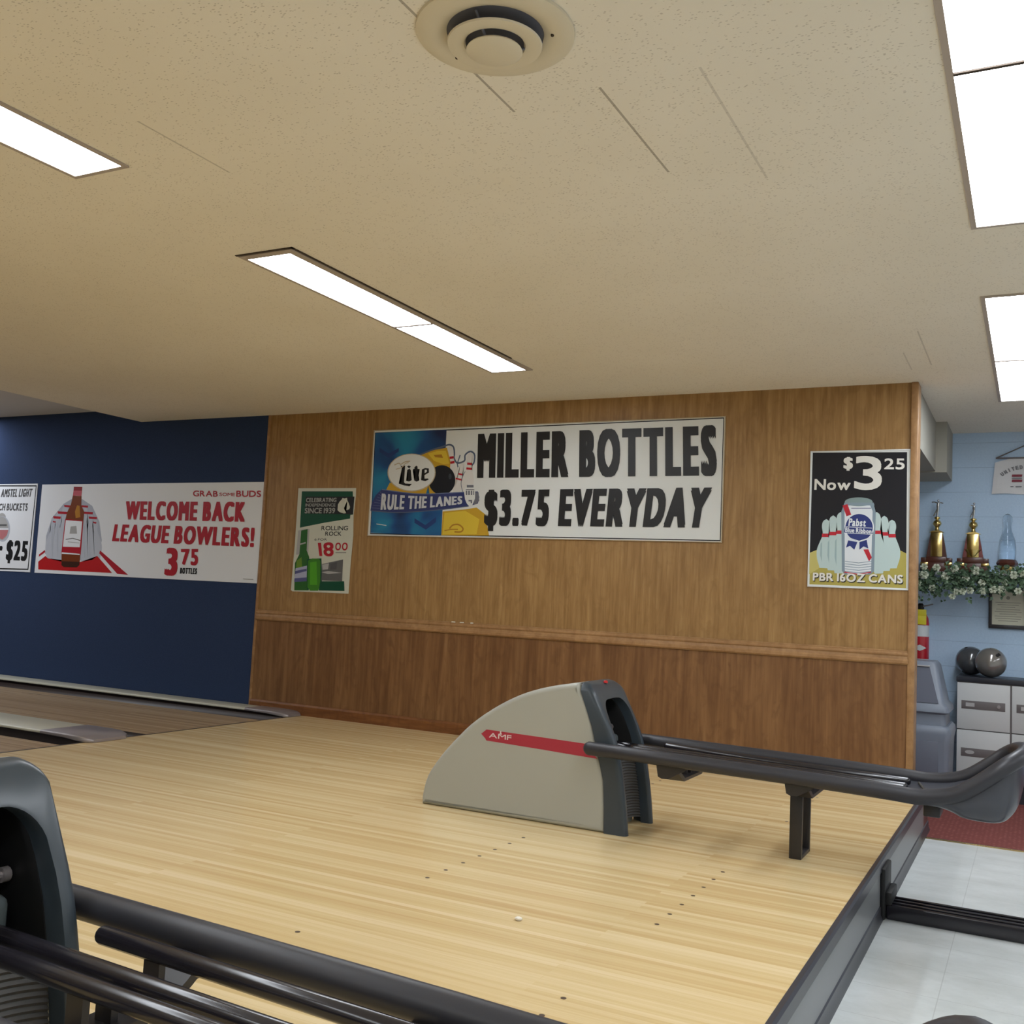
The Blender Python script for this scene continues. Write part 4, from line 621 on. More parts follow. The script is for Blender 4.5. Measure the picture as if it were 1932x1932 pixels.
('p', 'c_pin', [(4.6582, 1.6913), (4.6552, 1.6894), (4.6508, 1.6867), (4.6461, 1.6835), (4.6425, 1.68), (4.64, 1.6762), (4.6382, 1.6719), (4.6368, 1.6674), (4.6357, 1.6626), (4.6349, 1.6574), (4.6344, 1.652), (4.6343, 1.6464), (4.6347, 1.6405), (4.6356, 1.6344), (4.6372, 1.6279), (4.6388, 1.6214), (4.6401, 1.6156), (4.6412, 1.6106), (4.6422, 1.6062), (4.6429, 1.6018), (4.643, 1.5968), (4.6426, 1.5911), (4.6418, 1.585), (4.6405, 1.5785), (4.6389, 1.5717), (4.6367, 1.5643), (4.6341, 1.5566), (4.6313, 1.5485), (4.6285, 1.54), (4.6255, 1.5308), (4.6224, 1.521), (4.6195, 1.5113), (4.6174, 1.5021), (4.6162, 1.4939), (4.6156, 1.4864), (4.6155, 1.4788), (4.6158, 1.4707), (4.6166, 1.4617), (4.6179, 1.4522), (4.6196, 1.4426), (4.6216, 1.4334), (4.6243, 1.4244), (4.6276, 1.4155), (4.6309, 1.407), (4.6338, 1.3995), (4.636, 1.3928), (4.638, 1.3866), (4.6396, 1.3815), (4.6407, 1.378), (4.6917, 1.3801), (4.6927, 1.3837), (4.694, 1.3889), (4.6956, 1.3951), (4.6975, 1.402), (4.6999, 1.4097), (4.7028, 1.4184), (4.7056, 1.4275), (4.7078, 1.4366), (4.7094, 1.4459), (4.7105, 1.4555), (4.7113, 1.4651), (4.7116, 1.474), (4.7115, 1.4821), (4.7111, 1.4896), (4.7101, 1.497), (4.7084, 1.505), (4.7059, 1.514), (4.7026, 1.5235), (4.699, 1.5331), (4.6956, 1.542), (4.6924, 1.5503), (4.6892, 1.5582), (4.6862, 1.5657), (4.6836, 1.5729), (4.6817, 1.5797), (4.6801, 1.5861), (4.6789, 1.5921), (4.6782, 1.5977), (4.6781, 1.6027), (4.6786, 1.6071), (4.6793, 1.6115), (4.6801, 1.6165), (4.6812, 1.6225), (4.6825, 1.6289), (4.6836, 1.6355), (4.6843, 1.6417), (4.6843, 1.6475), (4.6839, 1.6531), (4.6832, 1.6585), (4.6821, 1.6635), (4.6808, 1.6683), (4.6792, 1.6728), (4.6772, 1.6769), (4.6745, 1.6806), (4.6707, 1.684), (4.6659, 1.687), (4.6614, 1.6895), (4.6582, 1.6913)]),
('p', 'c_red', [(4.6397, 1.5988), (4.6817, 1.5994), (4.6835, 1.5771), (4.6385, 1.5764)]),
('p', 'c_pinsh', [(4.6318, 1.5315), (4.6405, 1.5476), (4.6412, 1.4157), (4.6299, 1.4622)]),
('p', 'c_pin', [(4.2931, 1.717), (4.2898, 1.715), (4.2851, 1.7121), (4.2801, 1.7085), (4.2762, 1.7046), (4.2735, 1.7002), (4.2714, 1.6954), (4.2698, 1.6902), (4.2685, 1.6847), (4.2675, 1.6788), (4.2669, 1.6725), (4.2667, 1.6659), (4.2669, 1.6592), (4.2677, 1.652), (4.2691, 1.6444), (4.2707, 1.6369), (4.2719, 1.63), (4.2729, 1.6242), (4.2738, 1.6191), (4.2744, 1.6139), (4.2745, 1.6081), (4.2739, 1.6016), (4.2728, 1.5945), (4.2713, 1.5871), (4.2694, 1.5791), (4.2669, 1.5707), (4.2639, 1.5619), (4.2607, 1.5526), (4.2576, 1.5429), (4.2542, 1.5323), (4.2506, 1.5211), (4.2473, 1.5099), (4.2449, 1.4993), (4.2433, 1.4899), (4.2425, 1.4811), (4.2422, 1.4724), (4.2423, 1.463), (4.2429, 1.4525), (4.244, 1.4414), (4.2455, 1.4303), (4.2474, 1.4195), (4.25, 1.4089), (4.2532, 1.3984), (4.2565, 1.3885), (4.2593, 1.3797), (4.2615, 1.3718), (4.2634, 1.3646), (4.2649, 1.3586), (4.266, 1.3544), (4.3198, 1.3549), (4.3209, 1.3591), (4.3224, 1.365), (4.3243, 1.3722), (4.3265, 1.3801), (4.3292, 1.3889), (4.3325, 1.3988), (4.3357, 1.4093), (4.3382, 1.4198), (4.3401, 1.4305), (4.3416, 1.4416), (4.3427, 1.4526), (4.3433, 1.463), (4.3434, 1.4724), (4.3431, 1.4811), (4.3423, 1.4897), (4.3408, 1.4991), (4.3384, 1.5096), (4.3351, 1.5208), (4.3316, 1.532), (4.3283, 1.5425), (4.3251, 1.5522), (4.322, 1.5615), (4.319, 1.5704), (4.3166, 1.5788), (4.3147, 1.5867), (4.3132, 1.5942), (4.3121, 1.6012), (4.3115, 1.6078), (4.3116, 1.6136), (4.3122, 1.6187), (4.3131, 1.6238), (4.3141, 1.6295), (4.3153, 1.6363), (4.3169, 1.6438), (4.3183, 1.6513), (4.3191, 1.6585), (4.3193, 1.6652), (4.3191, 1.6718), (4.3185, 1.678), (4.3175, 1.6839), (4.3162, 1.6895), (4.3146, 1.6947), (4.3126, 1.6996), (4.3099, 1.704), (4.306, 1.7081), (4.301, 1.7118), (4.2963, 1.7149), (4.2931, 1.717)]),
('p', 'c_red', [(4.2706, 1.6082), (4.3149, 1.6089), (4.3169, 1.586), (4.2695, 1.5853)]),
('p', 'c_pinsh', [(4.2626, 1.5392), (4.2718, 1.5558), (4.2736, 1.3974), (4.2614, 1.4514)]),
('p', 'c_pin', [(4.6111, 1.7166), (4.608, 1.7144), (4.6036, 1.7114), (4.599, 1.7077), (4.5954, 1.7036), (4.5929, 1.6993), (4.5911, 1.6945), (4.5898, 1.6893), (4.5888, 1.6838), (4.5881, 1.678), (4.5877, 1.6718), (4.5877, 1.6654), (4.5881, 1.6588), (4.5892, 1.6517), (4.5908, 1.6443), (4.5925, 1.6371), (4.594, 1.6304), (4.5951, 1.6248), (4.5962, 1.6198), (4.5969, 1.6148), (4.5972, 1.6091), (4.5969, 1.6026), (4.5961, 1.5957), (4.5949, 1.5883), (4.5934, 1.5805), (4.5913, 1.5721), (4.5888, 1.5634), (4.586, 1.5541), (4.5834, 1.5445), (4.5805, 1.534), (4.5775, 1.5228), (4.5748, 1.5117), (4.5728, 1.5013), (4.5717, 1.492), (4.5712, 1.4834), (4.5712, 1.4748), (4.5717, 1.4656), (4.5726, 1.4554), (4.574, 1.4446), (4.5759, 1.4337), (4.5781, 1.4233), (4.581, 1.4131), (4.5844, 1.403), (4.5879, 1.3934), (4.5908, 1.3849), (4.5932, 1.3772), (4.5953, 1.3703), (4.597, 1.3645), (4.5981, 1.3605), (4.6494, 1.3632), (4.6503, 1.3673), (4.6516, 1.3732), (4.6531, 1.3803), (4.6549, 1.3882), (4.6572, 1.3969), (4.66, 1.4067), (4.6626, 1.4171), (4.6647, 1.4275), (4.6662, 1.4381), (4.6672, 1.449), (4.6678, 1.4598), (4.668, 1.47), (4.6678, 1.4792), (4.6673, 1.4877), (4.6661, 1.4961), (4.6644, 1.5052), (4.6617, 1.5154), (4.6582, 1.5262), (4.6544, 1.537), (4.6509, 1.5472), (4.6475, 1.5565), (4.6442, 1.5655), (4.641, 1.574), (4.6384, 1.5822), (4.6363, 1.5898), (4.6346, 1.5971), (4.6334, 1.604), (4.6326, 1.6104), (4.6324, 1.616), (4.6328, 1.621), (4.6335, 1.6261), (4.6342, 1.6318), (4.6352, 1.6385), (4.6364, 1.6458), (4.6375, 1.6533), (4.638, 1.6604), (4.638, 1.667), (4.6375, 1.6734), (4.6367, 1.6795), (4.6355, 1.6852), (4.6342, 1.6906), (4.6325, 1.6957), (4.6303, 1.7004), (4.6276, 1.7046), (4.6237, 1.7084), (4.6188, 1.7118), (4.6142, 1.7146), (4.6111, 1.7166)]),
('p', 'c_red', [(4.5939, 1.61), (4.6362, 1.6106), (4.6381, 1.5882), (4.5928, 1.5875)]),
('p', 'c_pinsh', [(4.586, 1.5425), (4.5948, 1.5587), (4.596, 1.4034), (4.5845, 1.4563)]),
('p', 'c_pin', [(4.3399, 1.7395), (4.3367, 1.7372), (4.3319, 1.734), (4.327, 1.7301), (4.323, 1.7257), (4.3203, 1.7209), (4.3182, 1.7156), (4.3166, 1.7098), (4.3153, 1.7036), (4.3142, 1.6971), (4.3135, 1.6901), (4.3132, 1.6828), (4.3133, 1.6753), (4.3141, 1.6673), (4.3155, 1.6588), (4.3169, 1.6505), (4.3181, 1.6428), (4.3191, 1.6363), (4.3199, 1.6306), (4.3205, 1.6249), (4.3204, 1.6185), (4.3198, 1.6112), (4.3187, 1.6034), (4.3171, 1.5951), (4.3151, 1.5863), (4.3126, 1.577), (4.3096, 1.5671), (4.3063, 1.5568), (4.3031, 1.546), (4.2996, 1.5343), (4.296, 1.5219), (4.2926, 1.5094), (4.2901, 1.4977), (4.2884, 1.4872), (4.2875, 1.4775), (4.2872, 1.4678), (4.2872, 1.4574), (4.2877, 1.4457), (4.2887, 1.4334), (4.2901, 1.4209), (4.2919, 1.4089), (4.2944, 1.3972), (4.2975, 1.3855), (4.3006, 1.3745), (4.3033, 1.3646), (4.3054, 1.3558), (4.3072, 1.3478), (4.3087, 1.3412), (4.3098, 1.3365), (4.3632, 1.3366), (4.3643, 1.3412), (4.3659, 1.3478), (4.3679, 1.3558), (4.3701, 1.3646), (4.3729, 1.3744), (4.3762, 1.3853), (4.3795, 1.3969), (4.3821, 1.4086), (4.3841, 1.4205), (4.3857, 1.4329), (4.3869, 1.4451), (4.3875, 1.4566), (4.3878, 1.467), (4.3876, 1.4767), (4.3868, 1.4863), (4.3854, 1.4967), (4.3831, 1.5084), (4.3799, 1.5209), (4.3765, 1.5334), (4.3733, 1.5451), (4.3703, 1.5559), (4.3672, 1.5663), (4.3644, 1.5761), (4.362, 1.5855), (4.3602, 1.5943), (4.3588, 1.6027), (4.3578, 1.6105), (4.3573, 1.6178), (4.3574, 1.6242), (4.358, 1.6299), (4.359, 1.6356), (4.36, 1.642), (4.3613, 1.6495), (4.3629, 1.6578), (4.3644, 1.6662), (4.3653, 1.6741), (4.3656, 1.6816), (4.3654, 1.6889), (4.3648, 1.6959), (4.3639, 1.7024), (4.3627, 1.7086), (4.3612, 1.7145), (4.3592, 1.7199), (4.3565, 1.7248), (4.3527, 1.7294), (4.3478, 1.7335), (4.3431, 1.737), (4.3399, 1.7395)]),
('p', 'c_red', [(4.3165, 1.6172), (4.3605, 1.6178), (4.3625, 1.595), (4.3155, 1.5943)]),
('p', 'c_pinsh', [(4.3085, 1.5484), (4.3176, 1.5649), (4.3199, 1.3842), (4.3076, 1.4442)]),
('p', 'c_pin', [(4.5643, 1.7405), (4.5613, 1.738), (4.557, 1.7345), (4.5524, 1.7304), (4.5488, 1.7258), (4.5464, 1.7209), (4.5447, 1.7155), (4.5435, 1.7096), (4.5426, 1.7035), (4.5419, 1.6969), (4.5417, 1.69), (4.5418, 1.6828), (4.5424, 1.6754), (4.5436, 1.6675), (4.5454, 1.6593), (4.5473, 1.6511), (4.5488, 1.6437), (4.5501, 1.6373), (4.5513, 1.6318), (4.5521, 1.6262), (4.5525, 1.6198), (4.5523, 1.6126), (4.5517, 1.6048), (4.5506, 1.5965), (4.5492, 1.5877), (4.5473, 1.5783), (4.5449, 1.5685), (4.5424, 1.5581), (4.5399, 1.5472), (4.5372, 1.5354), (4.5344, 1.5229), (4.5319, 1.5104), (4.5301, 1.4987), (4.5291, 1.4883), (4.5288, 1.4787), (4.529, 1.4691), (4.5297, 1.4588), (4.5308, 1.4473), (4.5324, 1.4353), (4.5345, 1.4231), (4.537, 1.4114), (4.54, 1.4), (4.5437, 1.3887), (4.5474, 1.378), (4.5505, 1.3685), (4.5531, 1.36), (4.5553, 1.3522), (4.5571, 1.3458), (4.5584, 1.3412), (4.6099, 1.3448), (4.6107, 1.3495), (4.6119, 1.356), (4.6133, 1.364), (4.615, 1.3728), (4.6171, 1.3826), (4.6197, 1.3937), (4.6221, 1.4053), (4.624, 1.417), (4.6253, 1.4288), (4.6261, 1.4411), (4.6265, 1.4532), (4.6265, 1.4646), (4.6261, 1.4749), (4.6254, 1.4844), (4.6241, 1.4939), (4.6222, 1.504), (4.6192, 1.5154), (4.6155, 1.5275), (4.6115, 1.5395), (4.6078, 1.5509), (4.6042, 1.5614), (4.6007, 1.5714), (4.5973, 1.5809), (4.5945, 1.59), (4.5923, 1.5986), (4.5904, 1.6067), (4.589, 1.6144), (4.5881, 1.6216), (4.5878, 1.6279), (4.5881, 1.6335), (4.5887, 1.6392), (4.5893, 1.6456), (4.5902, 1.6531), (4.5912, 1.6614), (4.5922, 1.6698), (4.5926, 1.6777), (4.5924, 1.6851), (4.5918, 1.6923), (4.5909, 1.6991), (4.5896, 1.7055), (4.5881, 1.7116), (4.5863, 1.7173), (4.5841, 1.7225), (4.5812, 1.7272), (4.5772, 1.7314), (4.5723, 1.7352), (4.5676, 1.7383), (4.5643, 1.7405)]),
('p', 'c_red', [(4.5494, 1.6197), (4.592, 1.6203), (4.5939, 1.5978), (4.5483, 1.5972)]),
('p', 'c_pinsh', [(4.5415, 1.552), (4.5503, 1.5682), (4.552, 1.3896), (4.5403, 1.4488)]),
('p', 'c_canside', [(4.3438, 1.7419), (4.36, 1.7936), (4.5443, 1.7938), (4.559, 1.7388), (4.5552, 1.3549), (4.5297, 1.3348), (4.3773, 1.3298), (4.355, 1.3533)]),
('p', 'c_can', [(4.3639, 1.7543), (4.3899, 1.7871), (4.5215, 1.7873), (4.539, 1.7468), (4.5369, 1.3567), (4.5143, 1.3391), (4.3912, 1.3351), (4.3736, 1.3572)]),
('p', 'c_top', [(4.538, 1.8067), (4.5367, 1.8016), (4.533, 1.7967), (4.5267, 1.7921), (4.5182, 1.7879), (4.5077, 1.7843), (4.4954, 1.7814), (4.4819, 1.7792), (4.4673, 1.7779), (4.4523, 1.7774), (4.4372, 1.7778), (4.4225, 1.7791), (4.4087, 1.7812), (4.3962, 1.7842), (4.3853, 1.7878), (4.3765, 1.792), (4.3699, 1.7966), (4.3659, 1.8016), (4.3644, 1.8067), (4.3657, 1.8118), (4.3695, 1.8168), (4.3759, 1.8215), (4.3846, 1.8257), (4.3953, 1.8293), (4.4077, 1.8322), (4.4215, 1.8343), (4.4361, 1.8356), (4.4512, 1.836), (4.4662, 1.8356), (4.4808, 1.8342), (4.4945, 1.832), (4.5069, 1.8291), (4.5175, 1.8255), (4.5262, 1.8213), (4.5326, 1.8167), (4.5366, 1.8118)]),
('p', 'c_canside', [(4.3622, 1.8018), (4.5442, 1.8018), (4.5506, 1.7832), (4.3571, 1.7829)]),
('s', 'c_blue', [(4.4059, 1.7642), (4.5295, 1.7646)], 0.004),
('p', 'c_red', [(4.3508, 1.7829), (4.382, 1.792), (4.4068, 1.7218), (4.3773, 1.7118)]),
('p', 'c_can', [(4.5501, 1.6404), (4.549, 1.6239), (4.5452, 1.6078), (4.5387, 1.5927), (4.5298, 1.579), (4.5187, 1.5671), (4.5057, 1.5574), (4.4913, 1.5501), (4.4759, 1.5456), (4.4598, 1.5438), (4.4437, 1.545), (4.428, 1.549), (4.4132, 1.5558), (4.3997, 1.5651), (4.3879, 1.5768), (4.3783, 1.5903), (4.3711, 1.6054), (4.3665, 1.6215), (4.3647, 1.6382), (4.3658, 1.655), (4.3697, 1.6712), (4.3763, 1.6865), (4.3854, 1.7003), (4.3967, 1.7123), (4.4099, 1.722), (4.4245, 1.7292), (4.4401, 1.7336), (4.4562, 1.7351), (4.4723, 1.7337), (4.488, 1.7295), (4.5027, 1.7225), (4.516, 1.7131), (4.5276, 1.7014), (4.537, 1.6879), (4.544, 1.6729), (4.5484, 1.6569)]),
('p', 'c_blue', [(4.5425, 1.6403), (4.5415, 1.6252), (4.5379, 1.6105), (4.532, 1.5967), (4.5238, 1.5841), (4.5136, 1.5732), (4.5018, 1.5643), (4.4886, 1.5577), (4.4744, 1.5535), (4.4597, 1.5519), (4.4449, 1.553), (4.4305, 1.5567), (4.4169, 1.5629), (4.4045, 1.5714), (4.3938, 1.5821), (4.385, 1.5945), (4.3784, 1.6083), (4.3742, 1.6231), (4.3726, 1.6383), (4.3736, 1.6536), (4.3771, 1.6685), (4.3832, 1.6825), (4.3915, 1.6951), (4.4019, 1.7061), (4.4139, 1.715), (4.4273, 1.7215), (4.4416, 1.7256), (4.4563, 1.727), (4.4711, 1.7257), (4.4855, 1.7219), (4.499, 1.7155), (4.5112, 1.7068), (4.5218, 1.6961), (4.5304, 1.6838), (4.5369, 1.67), (4.5409, 1.6554)]),
('p', 'c_blue', [(4.3692, 1.6481), (4.5356, 1.6402), (4.5418, 1.5952), (4.3639, 1.6023)]),
('s', 'c_can', [(4.3662, 1.6432), (4.538, 1.6354)], 0.004),
('s', 'c_can', [(4.3639, 1.6023), (4.5418, 1.5952)], 0.004),
('t', 'c_can', 'Pabst', [(4.3948, 1.6989), (4.5017, 1.6932), (4.498, 1.6446), (4.3895, 1.6483)], 0.0, 0.15, 0.0),
('t', 'c_can', 'Blue Ribbon', [(4.371, 1.6383), (4.535, 1.6289), (4.5356, 1.5999), (4.3701, 1.6073)], 0.0, 0.17, 0.0),
('s', 'c_can', [(4.3942, 1.571), (4.4597, 1.5503), (4.5253, 1.5732)], 0.004),
('p', 'c_blue', [(4.3914, 1.5539), (4.449, 1.5436), (4.4307, 1.4931), (4.403, 1.5184), (4.3784, 1.5057)]),
('p', 'c_blue', [(4.4614, 1.5438), (4.5057, 1.5592), (4.5175, 1.503), (4.4881, 1.5161), (4.4623, 1.4938)]),
('p', 'c_red', [(4.4869, 1.4959), (4.5175, 1.4982), (4.5399, 1.4449), (4.5235, 1.4204)]),
('s', 'c_canside', [(4.374, 1.4163), (4.4594, 1.4082), (4.5395, 1.4208)], 0.004),
('s', 'c_canside', [(4.3743, 1.4001), (4.4597, 1.3921), (4.5398, 1.4048)], 0.004),
('s', 'c_canside', [(4.3746, 1.3839), (4.46, 1.376), (4.5401, 1.3888)], 0.004),
('s', 'c_canside', [(4.3749, 1.3677), (4.4603, 1.3599), (4.5404, 1.3728)], 0.004),
('s', 'c_canside', [(4.3753, 1.3516), (4.4606, 1.3438), (4.5407, 1.3568)], 0.004),
('s', 'c_red', [(4.3707, 1.3457), (4.4608, 1.3341), (4.537, 1.3511)], 0.006),
('t', 'c_white', '$', [(4.3521, 2.1048), (4.4118, 2.1019), (4.4104, 2.0115), (4.3508, 2.014)], 0.0, 0.22, 0.0),
('t', 'c_white', '3', [(4.4241, 2.1115), (4.5923, 2.103), (4.5931, 1.8794), (4.4207, 1.8868)], 0.0, 0.2, 0.0),
('t', 'c_white', '25', [(4.6063, 2.0898), (4.7299, 2.0873), (4.7295, 2.0149), (4.6044, 2.0184)], 0.0, 0.2, 0.0),
('t', 'c_white', 'Now', [(4.1686, 1.9599), (4.4006, 1.9541), (4.3973, 1.8837), (4.1671, 1.8866)], 0.0, 0.2, 0.0),
('t', 'ink', 'PBR 16OZ CANS', [(4.1759, 1.3313), (4.7347, 1.3338), (4.7333, 1.2785), (4.1756, 1.2772)], 0.0, 0.2, 0.0),
('t', 'c_white', 'PBR 16OZ CANS', [(4.1718, 1.3369), (4.7302, 1.3391), (4.7288, 1.2847), (4.1714, 1.2827)], 0.0, 0.2, 0.0)]}
RECT={'banner': [(0.5677, 2.4), (3.5487, 2.4112), (3.5508, 1.523), (0.5704, 1.529)], 'league': [(-3.5116, 1.9924), (-0.5579, 1.9676), (-0.5569, 1.0878), (-3.4964, 1.088)], 'bucket': [(-7.7487, 2.0215), (-3.5755, 1.9875), (-3.5867, 1.1013), (-7.7856, 1.0294)], 'green': [(-0.1941, 1.9268), (0.417, 1.9244), (0.419, 1.8581), (0.4082, 1.6979), (0.4177, 1.5257), (0.4088, 1.263), (0.4056, 1.0394), (-0.183, 1.0354), (-0.2023, 1.045), (-0.1923, 1.4536)], 'can': [(4.1391, 2.1504), (4.7612, 2.1397), (4.7634, 1.242), (4.1362, 1.2453)]}
# ------------------------------------------------------------------ structure
XE = 4.877
m = MB(); m.box(0, XE-.004, -4, YW, -.25, 0, mi=0)
for rx in (4.353, 3.439):
    for y0 in (5.37, 3.368, 1.795):
        for k in range(7): m.lathe([(.0085, -.001), (.0085, .0006)], rx, y0+.1353*k, 10, mi=1)
struct(mk('floor_approach', m, [M_maple, M_dot], smooth=0))
m = MB(); m.box(-.014, .004, -4, 6.6, -.02, .0012)
struct(mk('trim_foul_line', m, M_foul, smooth=0))
for nm, a, b in (('floor_lane', 5.19, 6.36), ('floor_lane', 3.25, 4.487)):
    m = MB(); m.box(-8, -.014, a, b, -.06, 0); struct(mk(nm, m, M_lane_dim, smooth=0))
m = MB(); m.box(-8, -.014, -4, 3.25, -.06, 0); struct(mk('floor_lane', m, M_lane_dim, smooth=0))
for a, b in ((4.487, 4.72), (4.95, 5.19), (6.36, 6.62)):
    n = 12; pr = []
    for i in range(n+1):
        t = math.pi*i/n; pr.append(((a+b)/2-(b-a)/2*math.cos(t), -.075*math.sin(t)))
    pr += [(b, -.12), (a, -.12)]
    m = MB(); m.prism(pr, 'x', -8, -.012); struct(mk('trim_gutter', m, M_gutter))
# ivory caps over the divisions, each with a worn metal nose
def cap(y0, y1, xn, h, label):
    root = thing('division_cap', label, 'lane divider', ((xn-4)/1, (y0+y1)/2, 0))
    t = .02
    def sec(x, hh, ya, yb, zl=None):
        lo = hh-t if zl is None else zl
        r = .009
        return [(x, ya+.004, lo), (x, ya, lo+.004), (x, ya, hh-r), (x, ya+r*.4, hh-r*.3), (x, ya+r, hh), (x, yb-r, hh), (x, yb-r*.4, hh-r*.3), (x, yb, hh-r), (x, yb, lo+.004), (x, yb-.004, lo)]
    m = MB(); m.box(-8, xn-.06, y0+.04, y1-.035 if y1 < 6 else y1, -.07, h-t); mk('division_core', m, M_gutter, root, smooth=0)
    m = MB(); m.loft([sec(-8, h, y0, y1), sec(xn-.44, h, y0, y1)]); mk('cap_strip', m, M_cap, root)
    yc = (y0+y1)/2; w = (y1-y0)/2+.004
    st = [(xn-.44, h+.003, 1, h-.02), (xn-.2, h+.003, 1, h-.024), (xn-.1, h, .97, .008), (xn-.03, h-.010, .86, .0015), (xn, h-.022, .68, .0015)]
    m = MB(); m.loft([sec(x, hh, yc-w*k, yc+w*k, zl) for x, hh, k, zl in st]); mk('cap_nose', m, M_chrome, root)
    return root
cap(4.625, 5.01, .05, .042, 'long ivory capping strip between the two lanes, with a scuffed metal nose')
cap(6.62, 6.845, .02, .04, 'long ivory capping strip along the foot of the blue wall')

# lower floor and step
m = MB(); m.box(XE, 10, -4, 6.715, ZF-.1, ZF); struct(mk('floor', m, M_tile, smooth=0))
m = MB(); m.box(4.0, 10, 6.735, YB, ZF-.1, ZF); struct(mk('floor_mat', m, M_mat, smooth=0))
m = MB(); m.box(XE+.02, 10, 6.712, 6.738, ZF-.1, ZF+.006, .003); struct(mk('trim_brass', m, M_brass))
m = MB(); m.box(XE-.004, XE+.006, -4, 6.73, ZF, -.02); struct(mk('wall_step', m, M_riser, smooth=0))
m = MB(); m.box(XE-.004, XE+.006, 6.73, 6.99, ZF, -.02); struct(mk('wall_step', m, M_riser_refl, smooth=0))
m = MB(); m.prism([(XE-.014, -.003), (XE-.014, .0025), (XE+.002, .003), (XE+.010, -.004), (XE+.012, -.044), (XE+.006, -.05), (XE, -.05)], 'y', -4, 6.85)
struct(mk('trim_nosing', m, M_rubber))
m = MB(); m.prism([(XE+.004, ZF), (XE+.020, ZF), (XE+.018, ZF+.010), (XE+.012, ZF+.022), (XE+.011, ZF+.056), (XE+.004, ZF+.062)], 'y', -4, 6.99)
struct(mk('baseboard_step', m, M_rubber))

# walls
m = MB(); m.box(-.565, 4.785, YW, YW+.13, -.25, ZC); struct(mk('wall_back', m, M_panel, smooth=0))
m = MB(); m.box(-.555, 4.77, YW-.006, YW+.01, 0, .80); struct(mk('wall_wainscot', m, M_wains, smooth=0))
m = MB(); m.prism([(YW-.004, .772), (YW-.016, .774), (YW-.024, .784), (YW-.024, .80), (YW-.016, .808), (YW-.013, .826), (YW-.019, .834), (YW-.019, .842), (YW-.012, .850), (YW-.012, .858), (YW-.004, .862)], 'x', -.56, 4.768)
struct(mk('trim_chair_rail', m, M_trimw, smooth=25))
m = MB(); m.prism([(YW-.004, 0), (YW-.02, 0), (YW-.02, .075), (YW-.012, .09), (YW-.004, .094)], 'x', -.56, 4.768)
struct(mk('baseboard_back', m, M_base, smooth=25))
m = MB(); m.box(4.764, 4.808, YW-.02, YW+.14, -.25, ZC, .006); struct(mk('trim_corner', m, M_trimw))
m = MB(); m.box(-.58, -.553, YW-.012, YW+.02, 0, ZC, .004); struct(mk('trim_edge', m, M_trimw))
m = MB(); m.box(-8, -.572, YW, YW+.13, -.3, 2.75); struct(mk('wall_left', m, M_blue, smooth=0))
m = MB(); m.box(3.9, 10, YB, YB+.15, -.35, ZC); struct(mk('wall_block', m, M_block, smooth=0))
m = MB(); m.box(3.9, 4.0, YW+.13, YB, -.35, ZC); struct(mk('wall_closet', m, M_beige, smooth=0))
m = MB(); m.box(4.0, 4.79, YW+.13, 8.3, 2.2, ZC); m.box(4.0, 4.87, 8.3, YB, 2.19, ZC); struct(mk('wall_soffit', m, M_beige, smooth=0))
m = MB(); m.box(10, 10.15, -4, YB+.15, -.35, ZC); struct(mk('wall_right', m, M_white, smooth=0))
m = MB(); m.box(-8, 10.15, -4.15, -4, -.35, 2.75); struct(mk('wall_front', m, M_white, smooth=0))
m = MB(); m.box(-8.15, -8, -4.15, YW+.13, -.35, 2.75); struct(mk('wall_far', m, M_blue, smooth=0))
XS = -2.17
m = MB(); m.box(XS, 10.15, -4.15, YB+.15, ZC, ZC+.2); struct(mk('ceiling', m, M_ceil, smooth=0))
m = MB(); m.box(-8.15, XS, -4.15, YW+.13, 2.71, 2.86); struct(mk('ceiling_lanes', m, M_ceil_hi, smooth=0))

# ------------------------------------------------------------------ ceiling lamps and vent
def lamp(xa, xb, y0, ym, y1, label, gap):
    root = thing('ceiling_light', label, 'light', ((xa+xb)/2, (y0+y1)/2, ZC), 'recessed fluorescent ceiling lights')
    fr = .042 if gap else .018
    z0 = ZC-.008
    m = MB()
    m.box(xa-.02, xa, y0-fr, y1+.02, z0, ZC-.0005); m.box(xb, xb+fr, y0-fr, y1+.02, z0, ZC-.0005)
    m.box(xa, xb, y0-fr, y0, z0, ZC-.0005); m.box(xa, xb, y1, y1+.02, z0, ZC-.0005)
    g0 = MB(); g0.box(xa, xb, ym-.007, ym+.007, z0-.003, ZC-.0005); mk('panel_joint', g0, M_gap, root, smooth=0)
    mk('light_frame', m, M_lframe, root, smooth=0)
    if gap:
        m = MB(); g = .012
        m.box(xb+fr, xb+fr+g, y0-fr-g, y1-.3, ZC-.004, ZC-.0005); m.box(xa-.03, xb+fr+g, y0-fr-g, y0-fr, ZC-.004, ZC-.0005)
        mk('frame_gap', m, M_gap, root, smooth=0)['label'] = 'dark gap where the frame hangs open'
    for a, b in ((y0, ym-.006), (ym+.006, y1)):
        m = MB(); m.box(xa, xb, a, b, ZC-.006, ZC-.001); mk('diffuser', m, M_diff, root, smooth=0)
lamp(2.232, 2.482, 3.455, 4.668, 5.838, 'bright fluorescent ceiling light above the approach, its frame hanging open', True)
lamp(2.262, 2.508, .04, 1.26, 2.478, 'fluorescent ceiling light cut off by the left edge, nearest the lanes', False)
lamp(5.275, 5.56, 1.68, 2.906, 4.127, 'large bright fluorescent ceiling light nearest the top right corner', False)
lamp(5.265, 5.55, 5.083, 6.37, 7.556, 'fluorescent ceiling light in front of the pale blue block wall', False)

